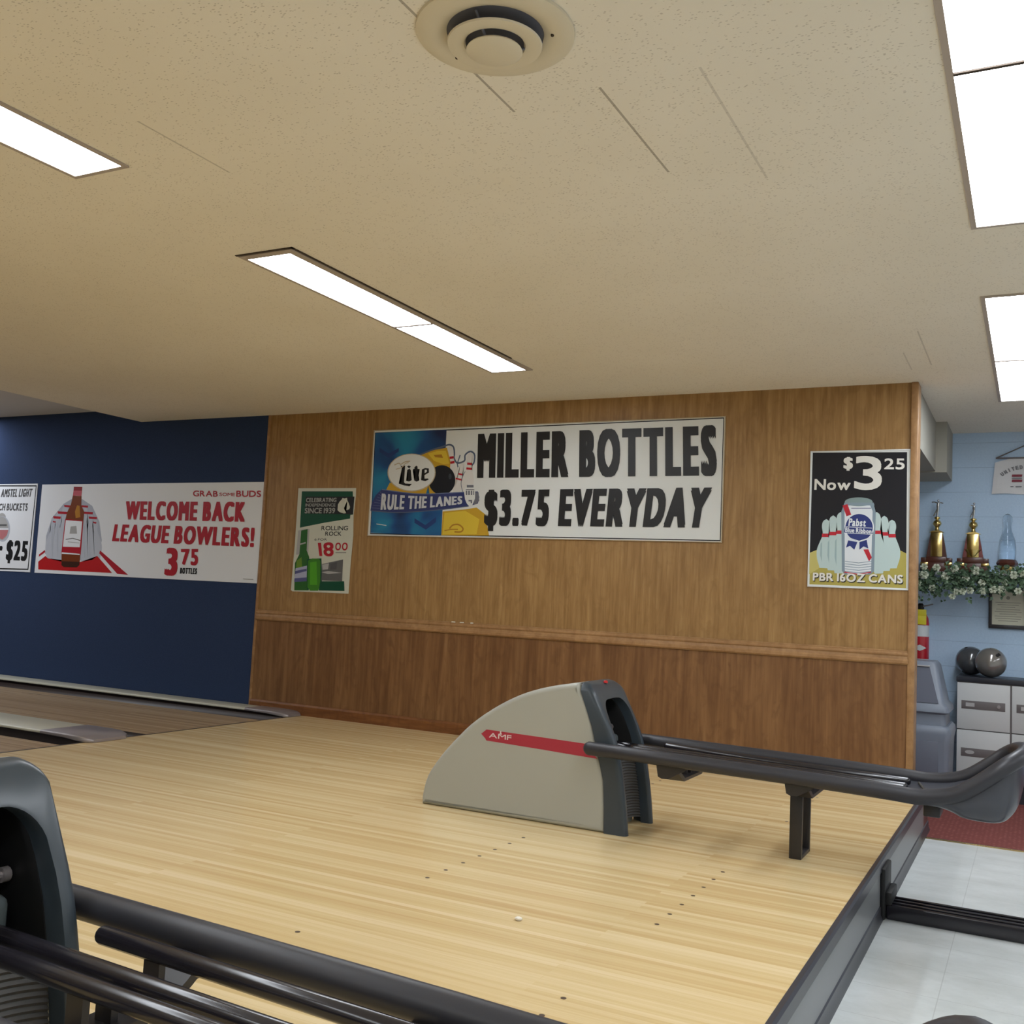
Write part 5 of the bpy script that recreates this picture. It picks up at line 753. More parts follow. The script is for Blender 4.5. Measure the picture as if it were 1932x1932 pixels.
root = thing('ceiling_vent', 'round cream ceiling vent with concentric rings', 'vent', (4.19, 2.245, ZC))
m = MB(); m.lathe([(.214, ZC-.001), (.213, ZC-.008), (.195, ZC-.016), (.16, ZC-.015), (.137, ZC-.007), (.131, ZC-.004), (.131, ZC-.002), (.214, ZC-.001)], 4.19, 2.245, 56, cap=False); mk('flange', m, M_vent, root)
m = MB(); m.lathe([(.131, ZC-.002), (.131, ZC-.001), (.001, ZC-.001), (.001, ZC-.002)], 4.19, 2.245, 48, cap=False); mk('duct', m, M_duct, root)
m = MB(); m.lathe([(.128, ZC-.034), (.126, ZC-.039), (.105, ZC-.042), (.083, ZC-.037), (.079, ZC-.032), (.1, ZC-.034), (.128, ZC-.034)], 4.19, 2.245, 48, cap=False); mk('vent_ring', m, M_vent, root)
m = MB(); m.lathe([(.01, ZC-.05), (.074, ZC-.05), (.076, ZC-.054), (.068, ZC-.058), (.03, ZC-.061), (.004, ZC-.062)], 4.19, 2.245, 40); mk('vent_disc', m, M_vent, root)
for a in (35, 155, 275):
    q = math.radians(a); m = MB()
    m.tube([(4.19+.128*math.cos(q), 2.245+.128*math.sin(q), ZC-.01), (4.19+.05*math.cos(q), 2.245+.05*math.sin(q), ZC-.05)], .004, 6); mk('vent_arm', m, M_duct, root)
for a in (162, 18):
    q = math.radians(a); m = MB(); m.sphere((4.19+.155*math.cos(q), 2.245+.155*math.sin(q), ZC-.0145), .005, 8); mk('screw', m, M_gap, root)

# ------------------------------------------------------------------ posters on the walls
def poster(name, label, cat, key, outline, th, edge, frame=None, group=None):
    xs = [p[0] for p in outline]; zs = [p[1] for p in outline]
    root = thing(name, label, cat, (sum(xs)/len(xs), YW, min(zs)), group)
    names = ['__edge']; m = MB(); m.prism(outline, 'y', YW-th, YW-.0006, mi=0)
    artwork(m, ART[key], names, YW-th)
    o = mk('printed_sheet', m, [edge]+[PM[k] for k in names[1:]], root, smooth=0, recalc=False)
    if frame:
        mt, w, d = frame; x0, x1, z0, z1 = min(xs), max(xs), min(zs), max(zs)
        for a in ((x0-w, x1+w, z1, z1+w), (x0-w, x1+w, z0-w, z0), (x0-w, x0, z0, z1), (x1, x1+w, z0, z1)):
            m = MB(); m.box(a[0], a[1], YW-d, YW-.0006, a[2], a[3], .002); mk('frame_edge', m, mt, root)
    return root
def R4(x0, x1, z0, z1): return [(x0, z0), (x1, z0), (x1, z1), (x0, z1)]
poster('price_banner', 'wide white banner with big black lettering and blue bowling artwork, centre of wood wall', 'banner', 'banner', R4(.574, 3.545, 1.53, 2.402), .006, PM['paper'], (PM['b_tan'], .007, .012))
poster('price_poster', 'white poster on blue wall with red WELCOME BACK lettering and brown bottle', 'poster', 'league', R4(-3.505, -.56, 1.088, 1.985), .006, PM['lg_white'])
poster('price_poster', 'white poster with black outline cut off by left edge, reading $25', 'poster', 'bucket', R4(-6.5, -3.575, 1.09, 1.995), .006, PM['lg_white'])
poster('paper_poster', 'small narrow green and white paper poster with green bottles, on wood wall', 'poster', 'green', RECT['green'], .004, PM['gr_cream'])
poster('price_poster', 'tall black poster with white 3 and a beer can before bowling pins', 'poster', 'can', R4(4.145, 4.757, 1.25, 2.139), .006, PM['paper'], (PM['paper'], .008, .011))
# ------------------------------------------------------------------ ball returns
def ball_return(yc, label):
    root = thing('ball_return', label, 'ball return', (3.72, yc, 0), 'ball returns between the lanes')
    hw = .192
    top = [(2.69, 0), (2.69, .05), (2.715, .145), (2.785, .25), (2.86, .336), (2.955, .43), (3.065, .511), (3.185, .58), (3.29, .624), (3.40, .656), (3.50, .677), (3.535, .681)]
    sm = []
    for i in range(len(top)-1):
        p = [Vector(top[max(0, min(len(top)-1, i+k))]) for k in (-1, 0, 1, 2)]
        if i == 0: p[0] = p[1]
        for k in range(3):
            t = k/3; q = .5*(2*p[1]+(p[2]-p[0])*t+(2*p[0]-5*p[1]+4*p[2]-p[3])*t*t+(3*p[1]-p[0]-3*p[2]+p[3])*t**3); sm.append((q.x, q.y))
    top = sm+[top[-1]]
    bnd = [(3.555, .64), (3.591, .575), (3.62, .49), (3.644, .400), (3.668, .32), (3.690, .240), (3.699, .13), (3.703, 0)]
    # body: two side shells and a middle core that stops behind the ball port
    m = MB()
    prof = top+bnd
    m.prism(prof, 'y', yc-hw, yc-.155, r=.022, seg=4, both=False)
    m2 = MB(); m2.prism([(x, z) for x, z in prof], 'y', -(yc+hw), -(yc+.155), r=.022, seg=4, both=False)
    m.add([(x, -y, z) for x, y, z in m2.v], m2.f)
    core = top[:-1]+[(3.52, .678), (3.535, .64), (3.45, .62), (3.30, .52), (3.28, .33), (3.66, .33)]+[(3.668, .30), (3.690, .240), (3.699, .13), (3.703, 0)]
    m.prism(core, 'y', yc-.155, yc+.155)
    mk('hood_shell', m, M_hood, root, smooth=40)
    # slate front bezel: two legs and the bridge over the port
    def front(z): 
        pts = [(0, 3.81), (.1, 3.80), (.2, 3.786), (.3, 3.768), (.355, 3.754), (.434, 3.732), (.522, 3.69), (.592, 3.652), (.635, 3.626), (.655, 3.612), (.69, 3.575)]
        z = max(0, z)
        for (a, b), (c, d) in zip(pts, pts[1:]):
            if a <= z <= c: return b+(d-b)*(z-a)/(c-a)
        return pts[-1][1]
    zs = [0, .1, .19, .26, .323, .4, .46, .544, .6]
    back = [(3.703, 0), (3.699, .13), (3.690, .24), (3.668, .32), (3.644, .40), (3.62, .49), (3.591, .575), (3.56, .64)]
    def bx(z):
        z = max(0, z)
        for (x0, z0), (x1, z1) in zip(back, back[1:]):
            if z0 <= z <= z1: return x0+(x1-x0)*(z-z0)/(z1-z0)
        return 3.556
    U = []          # matched points on the outer and inner arch of the bezel
    ho, hi, zo, zi = hw+.004, .150, .686, .603
    for z in (0, .06, .12, .18, .24, .30, .36, .42, .48): U.append(((ho, z), (hi, z*.98)))
    for k in range(1, 9):
        t = math.pi/2*k/8; ro, ri = .05, .085
        U.append(((ho-ro+ro*math.cos(t), zo-ro+ro*math.sin(t)) if k else 0, (hi-ri+ri*math.cos(t), zi-ri+ri*math.sin(t))))
    U = [((a[0]*1., a[1]), i) for a, i in U]
    U += [((.07, zo+.001), (.035, zi+.001)), ((0, zo+.001), (0, zi+.001))]
    U = U+[((-a[0], a[1]), (-i[0], i[1])) for a, i in U[-2::-1]]
    rings = []
    for (oy, oz), (iy, iz) in U:
        d = Vector((iy-oy, iz-oz)); ln = d.length; d /= ln
        def q(s): return (oy+d.x*s, oz+d.y*s)
        ring = [(bx(oz)-.004, oy, oz), (min(front(oz)-.03, front(oz-.03)-.02), oy, oz)]
        ring.append((max(ring[-1][0], front(q(.004)[1])-.012),)+q(.003))
        ring.append((front(q(.012)[1])-.003,)+q(.010)); ring.append((front(q(.02)[1]),)+q(.02))
        ring.append((front(q(ln-.012)[1]),)+q(ln-.012)); ring.append((front(iz)-.003,)+q(ln-.004))
        ring.append((front(iz)-.014, iy, iz)); ring.append((front(iz)-.055, iy, iz)); ring.append((front(iz)-.055,)+q(max(.006, ln-.02)))
        ring.append((min(bx(oz)+.002, front(iz)-.055),)+q(.006))
        rings.append([(x, yc+y, z) for x, y, z in ring])
    m = MB(); m.loft(rings); mk('hood_bezel', m, M_slate, root, smooth=50)
    m = MB()   # dark lining of the ball port
    sd = [(3.30, .33), (front(.33)-.052, .33), (front(.42)-.052, .42), (front(.5)-.052, .5), (front(.56)-.055, .56), (3.56, .60), (3.30, .60)]
    m.prism(sd, 'y', yc-.1545, yc-.147); m.prism(sd, 'y', yc+.147, yc+.1545); m.box(3.285, 3.30, yc-.1545, yc+.1545, .33, .60)
    m.box(3.30, 3.66, yc-.1545, yc+.1545, .331, .336); m.box(3.30, 3.55, yc-.1545, yc+.1545, .606, .62)
    mk('port_lining', m, M_cavity, root, smooth=0)
    m = MB(); m.box(3.56, 3.64, yc+.0, yc+.115, .337, .425, .022, 3); mk('ball_lift', m, M_lift, root)
    m = MB(); m.tube([(3.58, yc-.147, .45), (3.58, yc+.147, .45)], .009, 10); m.tube([(3.58, yc+.125, .45), (3.58, yc+.142, .45)], .016, 12); mk('lift_axle', m, M_chrome, root)
    # ribbed concave grille between the legs
    rings = []
    nz = 46
    for i in range(nz+1):
        z = .035+.30*i/nz; rr = .006*(i % 2)
        row = []
        for j in range(13):
            u = -1+2*j/12
            row.append((front(z)-.05-rr-.018*(1-u*u), yc+.148*u, z+.014*(1-u*u)-.007))
        rings.append(row)
    m = MB(); m.loft(rings, closed=False, caps=False); m.box(3.645, 3.69, yc-.149, yc+.149, .0, .335)
    mk('grille', m, M_grille, root, smooth=20)
    m = MB(); m.lathe([(.011, .676), (.010, .684), (.006, .688), (.001, .689)], 3.592, yc+.02, 12); mk('indicator_lens', m, M_redled, root)
    # crimson side stripe with its emblem
    st = [(3.021, .388), (3.05, .412), (3.33, .4065), (3.606, .400), (3.618, .39), (3.642, .345), (3.652, .337), (3.36, .348), (3.052, .358), (3.045, .368)]
    for s in (-1, 1):
        m = MB(); y = yc+s*(hw+.0009)
        m.prism(st, 'y', min(y, y-s*.002), max(y, y-s*.002))
        so = mk('side_stripe', m, M_stripe, root, smooth=0)
        if s < 0:
            w = MB(); q = [(3.066, .3985), (3.192, .3975), (3.192, .3735), (3.066, .3745)]
            word(w, 'AMF', q, .0, .16, 0, lambda a, b: (a, yc-hw-.0014, b), 0)
            w.add([(3.123, yc-hw-.0019, .396), (3.131, yc-hw-.0019, .4095), (3.140, yc-hw-.0019, .396)], [(0, 1, 2)])
            w.lathe([(.0045, 0), (.0045, .0001)], 0, 0, 8, mi=0)
            k = 16; w.v[-k:] = [(3.131+a, yc-hw-.0024-c, .409+b) for a, b, c in w.v[-k:]]
            mk('emblem', w, M_logo, so, smooth=0)['label'] = 'white letters on the stripe'
    # rails
    def zr(x): return .393-.018*(x-3.6)
    rim = [(5.06, .358), (5.15, .369), (5.22, .389), (5.30, .447), (5.38, .515), (5.43, .545), (5.455, .552)]
    wid = [.2475, .2475, .2475, .2475, .235, .17, .0]; yr = yc-.0175
    m = MB(); m.tube([(3.865, yc+.137, .385), (5.0, yc+.137, .354)], .0185, 12, round_end=True); mk('inner_rail', m, M_rod, root)
    for s in (-1, 1):
        m = MB(); m.tube([(3.42, yc+s*.032, .388), (5.0, yc+s*.032, .347)], .0185, 12, round_end=True); mk('centre_rail', m, M_rod, root)
    # saddle straps under the rails
    for x0, x1 in ((3.975, 4.065), (4.545, 4.635)):
        o = [(-.268, .37), (-.258, .336), (-.22, .312), (-.15, .278), (.12, .278), (.19, .312), (.225, .336), (.235, .37)]
        i = [(a*.93, b+.014) for a, b in o]
        m = MB(); m.prism([(yc+a, b) for a, b in o]+[(yc+a, b) for a, b in i[::-1]], 'x', x0, x1)
        for a in (-.032, .032, .137): m.box((x0+x1)/2-.02, (x0+x1)/2+.02, yc+a-.008, yc+a+.008, .281, .37)
        for s in (-1, 1):   # gusset
            yg = yr+s*.242
            m.prism([(x0-.008, .36), (x0+.002, .305), (x0+.02, .297), (x0+.05, .299), (x1+.05, .352)], 'y', yg-.006, yg+.006)
        mk('rail_saddle', m, M_ironb, root, smooth=25)
    # open box-shaped support foot
    for s in (-1, 1):
        m = MB(); m.box(4.53, 4.583, yc+s*.088-.011, yc+s*.088+.011, 0, .285, .002); mk('support_leg', m, M_ironb, root)
    m = MB(); m.box(4.53, 4.583, yc-.077, yc+.077, 0, .016, .002); mk('support_foot', m, M_ironb, root)
    # scoop tray at the end: hull, rim
    S = [(4.96, .2475, .355, .325), (5.06, .2475, .357, .322), (5.15, .2475, .367, .316), (5.20, .2475, .382, .30), (5.23, .247, .394, .286), (5.30, .246, .446, .28), (5.36, .238, .497, .284), (5.395, .215, .52, .305), (5.425, .175, .54, .35), (5.445, .12, .547, .43)]
    T = []
    for i in range(len(S)-1):
        p = [Vector(S[max(0, min(len(S)-1, i+k))]) for k in (-1, 0, 1, 2)]
        for q in range(3):
            t = q/3; T.append(tuple(.5*(2*p[1]+(p[2]-p[0])*t+(2*p[0]-5*p[1]+4*p[2]-p[3])*t*t+(3*p[1]-p[0]-3*p[2]+p[3])*t**3)))
    S = T+[S[-1]]
    rings = []
    for x, w, zt, zb in S:
        h = zt-zb
        c = max(.006, min(.05, w*.35)); dip = min(.075, h*.55) ; q = min(.35*h, .05)
        pts = [(-w, zt), (-w-.006, zt-.4*h), (-w+.004, zb+q), (-w+c, zb+q*.15), (-w+c*1.6, zb), (w-c*1.6, zb), (w-c, zb+q*.15), (w-.004, zb+q), (w+.006, zt-.4*h), (w, zt),
               (w*.82, zt-.006), (w*.7, zt-dip*.6), (w*.4, zt-dip), (-w*.4, zt-dip), (-w*.7, zt-dip*.6), (-w*.82, zt-.006)]
        rings.append([(x, yr+a, b) for a, b in pts])
    m = MB(); m.loft(rings); mk('scoop_hull', m, M_tray, root, smooth=50)
    path = [(4.6, yr-.2475, zr(4.6)), (4.97, yr-.2475, .365)]+[(x, yr-w, z) for (x, z), w in zip(rim, wid)]
    path += [(x, yr+w, z) for (x, z), w in list(zip(rim, wid))[-2::-1]]+[(4.97, yr+.2475, .365), (4.6, yr+.2475, zr(4.6))]
    # smooth the rim
    V = [Vector(p) for p in path]
    for _ in range(2):
        N = [V[0]]
        for a, b in zip(V, V[1:]): N += [a*.75+b*.25, a*.25+b*.75]
        V = N+[V[-1]]
    V = [Vector((3.61, yr-.2475, zr(3.61))), Vector((4.1, yr-.2475, zr(4.1)))]+V+[Vector((4.1, yr+.2475, zr(4.1))), Vector((3.61, yr+.2475, zr(3.61)))]
    m = MB(); m.tube(V, .0325, 16, round_end=True); mk('padded_rail', m, M_pad, root, smooth=60)
    m = MB()   # pale wire stop across the rails where the scoop begins
    m.tube([(5.03, yc+.16, .352), (5.07, yc+.05, .335), (5.10, yc-.08, .335), (5.13, yc-.17, .35), (5.135, yc-.185, .345)], .006, 8); mk('wire_stop', m, M_grille, root)
    m = MB(); m.box(5.075, 5.14, yc-.13, yc+.02, .262, .315, .006); mk('scoop_bracket', m, M_ironb, root)
    return root
br = ball_return(4.69, 'grey and slate ball return with crimson side stripe, standing on approach before wood wall')
b2 = copy_tree(br); b2.location = (3.725, 1.305, 0)
b2['label'] = 'slate and black ball return in the near left foreground, its rails leaving the bottom edge'

# ------------------------------------------------------------------ small things on floor and rail
m = MB(); m.box(4.905, 9.0, 4.83, 4.99, ZF, ZF+.066, .008)
for y in (4.86, 4.91, 4.96): m.box(4.91, 9.0, y-.008, y+.008, ZF+.066, ZF+.073, .003)
root = thing('floor_rail', 'low black metal floor rail running from the step across white tiles', 'rail', (6.5, 4.91, ZF))
mk('rail_channel', m, M_rod, root)
m = MB(); m.box(4.8835, 4.904, 4.80, 5.01, ZF+.002, -.03, .006); m.box(4.9035, 4.93, 4.815, 5.005, ZF+.0665, ZF+.12, .006); mk('end_bracket', m, M_cavity, root)
b = bmesh.new(); bmesh.ops.create_icosphere(b, subdivisions=2, radius=1)
for v in b.verts: v.co = (3.953+v.co.x*.012*(1+.3*random.random()), 3.121+v.co.y*.009*(1+.4*random.random()), .0065+v.co.z*.0065)
m = MB(); m.bm(b); tag(mk('paper_scrap', m, M_scrap), 'tiny white paper scrap lying on the approach floor', 'scrap')
for i, (x, w, lb) in enumerate(((1.441, .03, 'leftmost'), (1.517, .03, 'middle'), (1.607, .02, 'rightmost'))):
    m = MB(); m.box(x-w/2, x+w/2, YW-.0246, YW-.006, .8575, .866, .003); o = mk('paper_scrap', m, M_scrap)
    tag(o, lb+' of three tiny white paper scraps on the wooden chair rail', 'scrap', 'paper scraps on the chair rail')

# ------------------------------------------------------------------ corner by the block wall
# trash bin with tapered hood
root = thing('trash_bin', 'grey plastic trash bin with tall tapered hood, behind wood wall end', 'bin', (4.68, 8.14, ZF))
cx, cy = 4.68, 8.14
def sq(hx, hy, z, c):
    pts = []
    for sx, sy in ((1, 1), (-1, 1), (-1, -1), (1, -1)):
        for k in range(5):
            t = math.atan2(sy, sx)-math.pi/4+math.pi/2*k/4
            pts.append((cx+sx*(hx-c)+c*math.cos(t), cy+sy*(hy-c)+c*math.sin(t), z))
    return pts
m = MB(); m.loft([sq(.25, .25, ZF, .04), sq(.262, .262, .20, .04), sq(.272, .272, .255, .04), sq(.268, .268, .29, .04), sq(.25, .25, .31, .04)]); mk('bin_body', m, M_bin, root, smooth=40)
m = MB(); m.loft([sq(.235, .235, .31, .04), sq(.23, .23, .39, .04), sq(.255, .255, .405, .04), sq(.252, .252, .44, .04), sq(.225, .225, .47, .035), sq(.17, .17, .735, .03), sq(.15, .15, .76, .03)]); mk('bin_hood', m, M_bin, root, smooth=40)
m = MB(); m.add([(4.47, 7.905, .468), (4.865, 7.905, .468), (4.80, 7.965, .715), (4.535, 7.965, .715), (4.47, 7.92, .468), (4.865, 7.92, .468), (4.80, 7.98, .715), (4.535, 7.98, .715)], [(0, 1, 2, 3), (7, 6, 5, 4), (0, 4, 5, 1), (1, 5, 6, 2), (2, 6, 7, 3), (3, 7, 4, 0)]); mk('hood_flap', m, M_bin2, root, smooth=0)
m = MB(); m.box(4.46, 4.87, 7.872, 7.885, ZF+.05, .20, .004); mk('front_panel', m, M_bin2, root)
m = MB(); m.box(4.50, 4.80, 7.955, 7.975, .722, .732, .003); mk('flap_hinge', m, M_locksl, root)

# locker bank
root = thing('locker_bank', 'pale grey bank of small lockers with black top against block wall', 'locker', (5.7, 8.6, ZF))
LX, LY = 4.952, 8.385
pitch, rowz = .3705, ((.262, .605), (-.088, .255))
m = MB(); m.box(LX+.004, LX+4*pitch, LY+.012, YB-.003, -.10, .612); mk('locker_case', m, M_locktop if False else M_lockslot, root, smooth=0)
m = MB(); m.box(LX-.003, LX+4*pitch+.003, LY-.004, YB-.002, .613, .649, .003); mk('locker_top', m, M_locktop, root)
m = MB(); m.box(LX+.03, LX+4*pitch-.03, LY+.04, YB-.003, ZF, -.10); mk('plinth', m, M_locktop, root, smooth=0)
for c in range(4):
    for z0, z1 in rowz:
        x0 = LX+c*pitch+.004; x1 = LX+(c+1)*pitch-.008
        m = MB(); m.box(x0, x1, LY, LY+.012, z0, z1, .003); d = mk('locker_door', m, M_lock, root)
        m = MB(); m.box(x0+.03, x1-.032, LY-.002, LY+.002, z0+.15, z0+.212, .001); s = mk('label_strip', m, M_lockslot, d)
        m = MB(); m.prism([(x0+.09+.032*1.0*math.cos(t)*1.0, z0+.183+.014*math.sin(t)) for t in [i*math.pi/8 for i in range(16)]] if z0 < 0 else [(x0+.06, z0+.169), (x0+.12, z0+.169), (x0+.12, z0+.197), (x0+.06, z0+.197)], 'y', LY-.004, LY-.001); mk('number_plate', m, M_locksl, d, smooth=0)
        m = MB(); m.tube([(x1-.075, LY-.009, z0+.182), (x1-.075, LY, z0+.182)], .012, 14); mk('lock', m, M_chrome, d)

# bowling balls on the lockers
def ball(name, c, r, mt, label, holes):
    root = thing(name, label, 'bowling ball', (c[0], c[1], c[2]-r), 'bowling balls on the lockers')
    m = MB(); m.sphere(c, r, 40); mk('ball_surface', m, mt, root, smooth=60)
    for a in holes:
        d = Vector(a).normalized(); p = Vector(c)+d*(r-.004)
        m = MB(); m.tube([p, p+d*.0046], .013, 12); mk('finger_hole', m, M_cavity, root)
ball('bowling_ball', (5.178, 8.53, .649+.1125), .112, M_ballg, 'silver grey bowling ball in front on the black locker top', [(.42, -.75, .52), (.52, -.62, .6)])
ball('bowling_ball', (5.03, 8.706, .649+.1105), .11, M_balld, 'dark grey bowling ball tucked behind the silver one', [(-.3, -.3, .9)])

# fire extinguisher on the block wall
ex, ey = 4.655, 8.77
root = thing('fire_extinguisher', 'red fire extinguisher with yellow tag hanging on pale blue wall', 'fire extinguisher', (ex, ey, .70))
m = MB(); m.lathe([(.055, .715), (.064, .725), (.066, .74), (.066, 1.03), (.06, 1.07), (.045, 1.105), (.022, 1.125), (.02, 1.14)], ex, ey, 28); mk('cylinder_body', m, M_ext, root, smooth=40)
m = MB(); m.lathe([(.0668, .925), (.0668, 1.015)], ex, ey, 28, cap=False); mk('silver_label', m, M_extwhite, root)
m = MB()
for q in (0,):
    n = 8
    f = lambda a, z: (ex+.0672*math.sin(a), ey-.0672*math.cos(a), z)
    vs = []
    for i in range(n+1):
        a = -.75+1.6*i/n; h = .024*(1-abs(2*i/n-1)); vs += [f(a, .835+h+.0005), f(a, .835-h-.0005)]
    m.add(vs, [(2*i, 2*i+1, 2*i+3, 2*i+2) for i in range(n)])
mk('diamond_emblem', m, M_extwhite, root)
m = MB(); m.lathe([(.0668, .73), (.0668, .748)], ex, ey, 28, cap=False); mk('lower_band', m, M_extwhite, root)
m = MB(); m.lathe([(.02, 1.138), (.026, 1.145), (.026, 1.175), (.014, 1.19)], ex, ey, 16); mk('valve', m, M_cavity, root)
m = MB(); m.tube([(ex+.01, ey-.01, 1.165), (ex+.055, ey-.02, 1.175), (ex+.095, ey-.03, 1.186)], [.007, .006, .005], 8); mk('lever', m, M_chrome, root)
for z0, z1 in ((1.03, 1.09), (1.1, 1.14)):
    m = MB(); m.box(ex-.045, ex+.05, ey-.074, ey-.069, z0-.01, z1, .001); mk('paper_tag', m, M_extyel, root)['label'] = 'yellow inspection tag'
m = MB(); m.box(ex-.03, ex+.03, ey+.05, YB-.001, .95, 1.09); mk('wall_bracket', m, M_cavity, root)

# trophy shelf
root = thing('trophy_shelf', 'narrow wall shelf holding trophies and garland on block wall', 'shelf', (5.6, 8.75, 1.45))
m = MB(); m.box(4.45, 6.6, 8.62, YB-.001, 1.42, 1.445, .003); mk('shelf_board', m, M_shelf, root)
for x in (4.9, 5.75, 6.4):
    m = MB(); m.prism([(YB-.001, 1.42), (8.66, 1.42), (8.66, 1.40), (YB-.02, 1.27), (YB-.001, 1.27)], 'x', x, x+.02); mk('shelf_bracket', m, M_shelf, root, smooth=0)

def figure(m, x, y, z, h, lean, arms):
    s = h/.20
    P = lambda a, b, c: (x+a*s, y+b*s, z+c*s)
    m.tube([P(0, 0, .0), P(.004, 0, .05), P(.006+lean*.3, 0, .09)], [.010*s, .011*s, .014*s], 8)
    m.tube([P(-.03-lean, .02, .012), P(-.012, .01, .055), P(.004, 0, .09)], [.007*s, .010*s, .013*s], 8)
    m.tube([P(.004+lean*.3, 0, .085), P(lean*.7, 0, .12), P(lean, 0, .15)], [.015*s, .018*s, .017*s], 10)
    m.tube([P(lean, 0, .148), P(lean*1.1, 0, .166)], .006*s, 6)
    m.sphere(P(lean*1.15, 0, .178), .014*s, 12)
    for q in arms: m.tube([P(lean, 0, .15)]+[P(*a) for a in q], [.008*s]+[.006*s]*len(q), 8)
def trophy(x, y, tall, label, body, arms, lean, cup):
    z = 1.4455
    root = thing('trophy', label, 'trophy', (x, y, z), 'trophies on the wall shelf')
    m = MB(); m.box(x-.115, x+.115, y-.05, y+.05, z, z+.075, .006); m.box(x-.075, x+.075, y-.045, y+.045, z+.075, z+.12, .004); mk('trophy_base', m, M_twood, root)
    for s in (-1, 1):
        m = MB(); m.box(x+s*.088-.028, x+s*.088+.028, y-.054, y-.049, z+.05, z+.118 if False else z+.073, .001); mk('base_plate', m, M_gold, root)
        m = MB(); m.box(x+s*.088-.026, x+s*.088+.026, y-.04, y+.04, z+.075, z+.112, .003); mk('side_block', m, M_twood, root)
    za, zb = z+.12, z+.12+tall
    m = MB(); 
    for s in (-1, 1):
        m.prism([(x+s*.043, za), (x+s*.075, za), (x+s*.06, za+(zb-za)*.5), (x+s*.045, zb-.01), (x+s*.04, zb-.01)], 'y', y-.03, y+.03)
    mk('column_side', m, body, root, smooth=0)
    m = MB(); m.box(x-.043, x+.043, y-.04, y+.035, za, zb, .004); mk('column', m, M_gold, root)
    m = MB(); m.prism([(x-.055, zb), (x+.055, zb), (x+.03, zb+.012), (x-.03, zb+.012)], 'y', y-.045, y+.04); m.lathe([(.022, zb+.012), (.018, zb+.022), (.014, zb+.04), (.02, zb+.05), (.031, zb+.065), (.033, zb+.075), (.026, zb+.092), (.014, zb+.1), (.012, zb+.106), (.022, zb+.112), (.022, zb+.122), (.008, zb+.13)], x, y, 20); mk('finial', m, M_gold, root)
    m = MB(); figure(m, x, y, zb+.128, .13 if cup else .145, lean, arms); mk('bowler_figurine', m, M_silver, root, smooth=60)
    if cup:
        m = MB(); m.lathe([(.012, za+.0), (.03, za+.02), (.05, za+.05), (.058, za+.062), (.05, za+.062), (.03, za+.03)], x, y-.035, 20, sy=.35); mk('front_ornament', m, M_gold, root)
trophy(4.772, 8.735, .195, 'tall gold trophy with bowler figurine, nearest the wood wall', M_twood, [[(.03, 0, .158), (.06, 0, .15)], [(-.03, 0, .165), (-.058, 0, .162)]], .01, False)
trophy(5.037, 8.735, .185, 'gold trophy with maroon flared column, second from wood wall', M_maroon, [[(.012, -.02, .12), (.018, -.03, .10)], [(-.03, 0, .16)]], .006, True)
root = thing('trophy', 'clear bowling pin shaped trophy on dark round base, on wall shelf', 'trophy', (5.28, 8.735, 1.4455), 'trophies on the wall shelf')
m = MB(); m.lathe([(.05, 1.4455), (.054, 1.455), (.05, 1.50)], 5.28, 8.735, 28); mk('trophy_base', m, M_gold, root)
m = MB(); m.lathe([(.05, 1.50), (.074, 1.512), (.078, 1.528), (.066, 1.55), (.058, 1.556)], 5.28, 8.735, 8); mk('base_ring', m, M_twood, root)
m = MB(); m.lathe([(.0535, 1.478), (.0535, 1.486)], 5.28, 8.735, 28, cap=False); mk('gold_band', m, M_gold, root)
m = MB(); m.lathe([(.056, 1.557), (.062, 1.60), (.062, 1.66), (.056, 1.71), (.04, 1.755), (.031, 1.79), (.029, 1.82), (.034, 1.85), (.036, 1.87), (.03, 1.895), (.016, 1.91), (.003, 1.914)], 5.28, 8.735, 28); mk('clear_pin', m, M_acryl, root, smooth=60)

# ivy and rose garland over the shelf edge
root = thing('garland', 'green leafy garland with cream roses draped along the trophy shelf', 'garland', (5.6, 8.6, 1.30))
m = MB()
def gz(x): return 1.385+.02*math.sin(x*5.1)+.012*math.sin(x*13)
for i in range(2400):
    x = random.uniform(4.45, 6.6); a = random.gauss(0, 1); 
    z = gz(x)+random.gauss(-.01, .055); z = min(z, gz(x)+.11); y = 8.572+random.uniform(-.055, .01)-.02*random.random()
    s = random.uniform(.022, .042); d = Vector((random.gauss(0, 1), random.gauss(0, .4)-.2, random.gauss(-.5, .7))).normalized()
    u = d.cross(Vector((random.gauss(0, .3), -1, random.gauss(0, .3)))).normalized(); nn = u.cross(d)*s*.18
    p = Vector((x, y, z))
    m.add([p, p+d*s*.5+u*s*.42+nn, p+d*s*1.15, p+d*s*.5-u*s*.42+nn], [(0, 1, 2), (0, 2, 3)])
m.tube([(4.45+i*.0861, 8.585, gz(4.45+i*.0861)) for i in range(26)], .012, 6)
fo = mk('foliage', m, M_leaf, root, smooth=0, recalc=False)
roses = [(4.70, 1.41), (4.66, 1.345), (4.855, 1.405), (4.76, 1.31), (4.93, 1.285), (4.905, 1.25), (4.975, 1.29), (4.79, 1.47), (4.70, 1.475), (4.92, 1.465), (5.0, 1.395), (5.03, 1.30), (5.12, 1.30), (5.19, 1.315), (5.245, 1.315), (5.27, 1.37), (5.115, 1.365), (5.33, 1.43), (5.36, 1.31), (5.39, 1.44), (5.07, 1.455)]
roses += [(random.uniform(5.45, 6.55), random.uniform(1.30, 1.45)) for _ in range(16)]
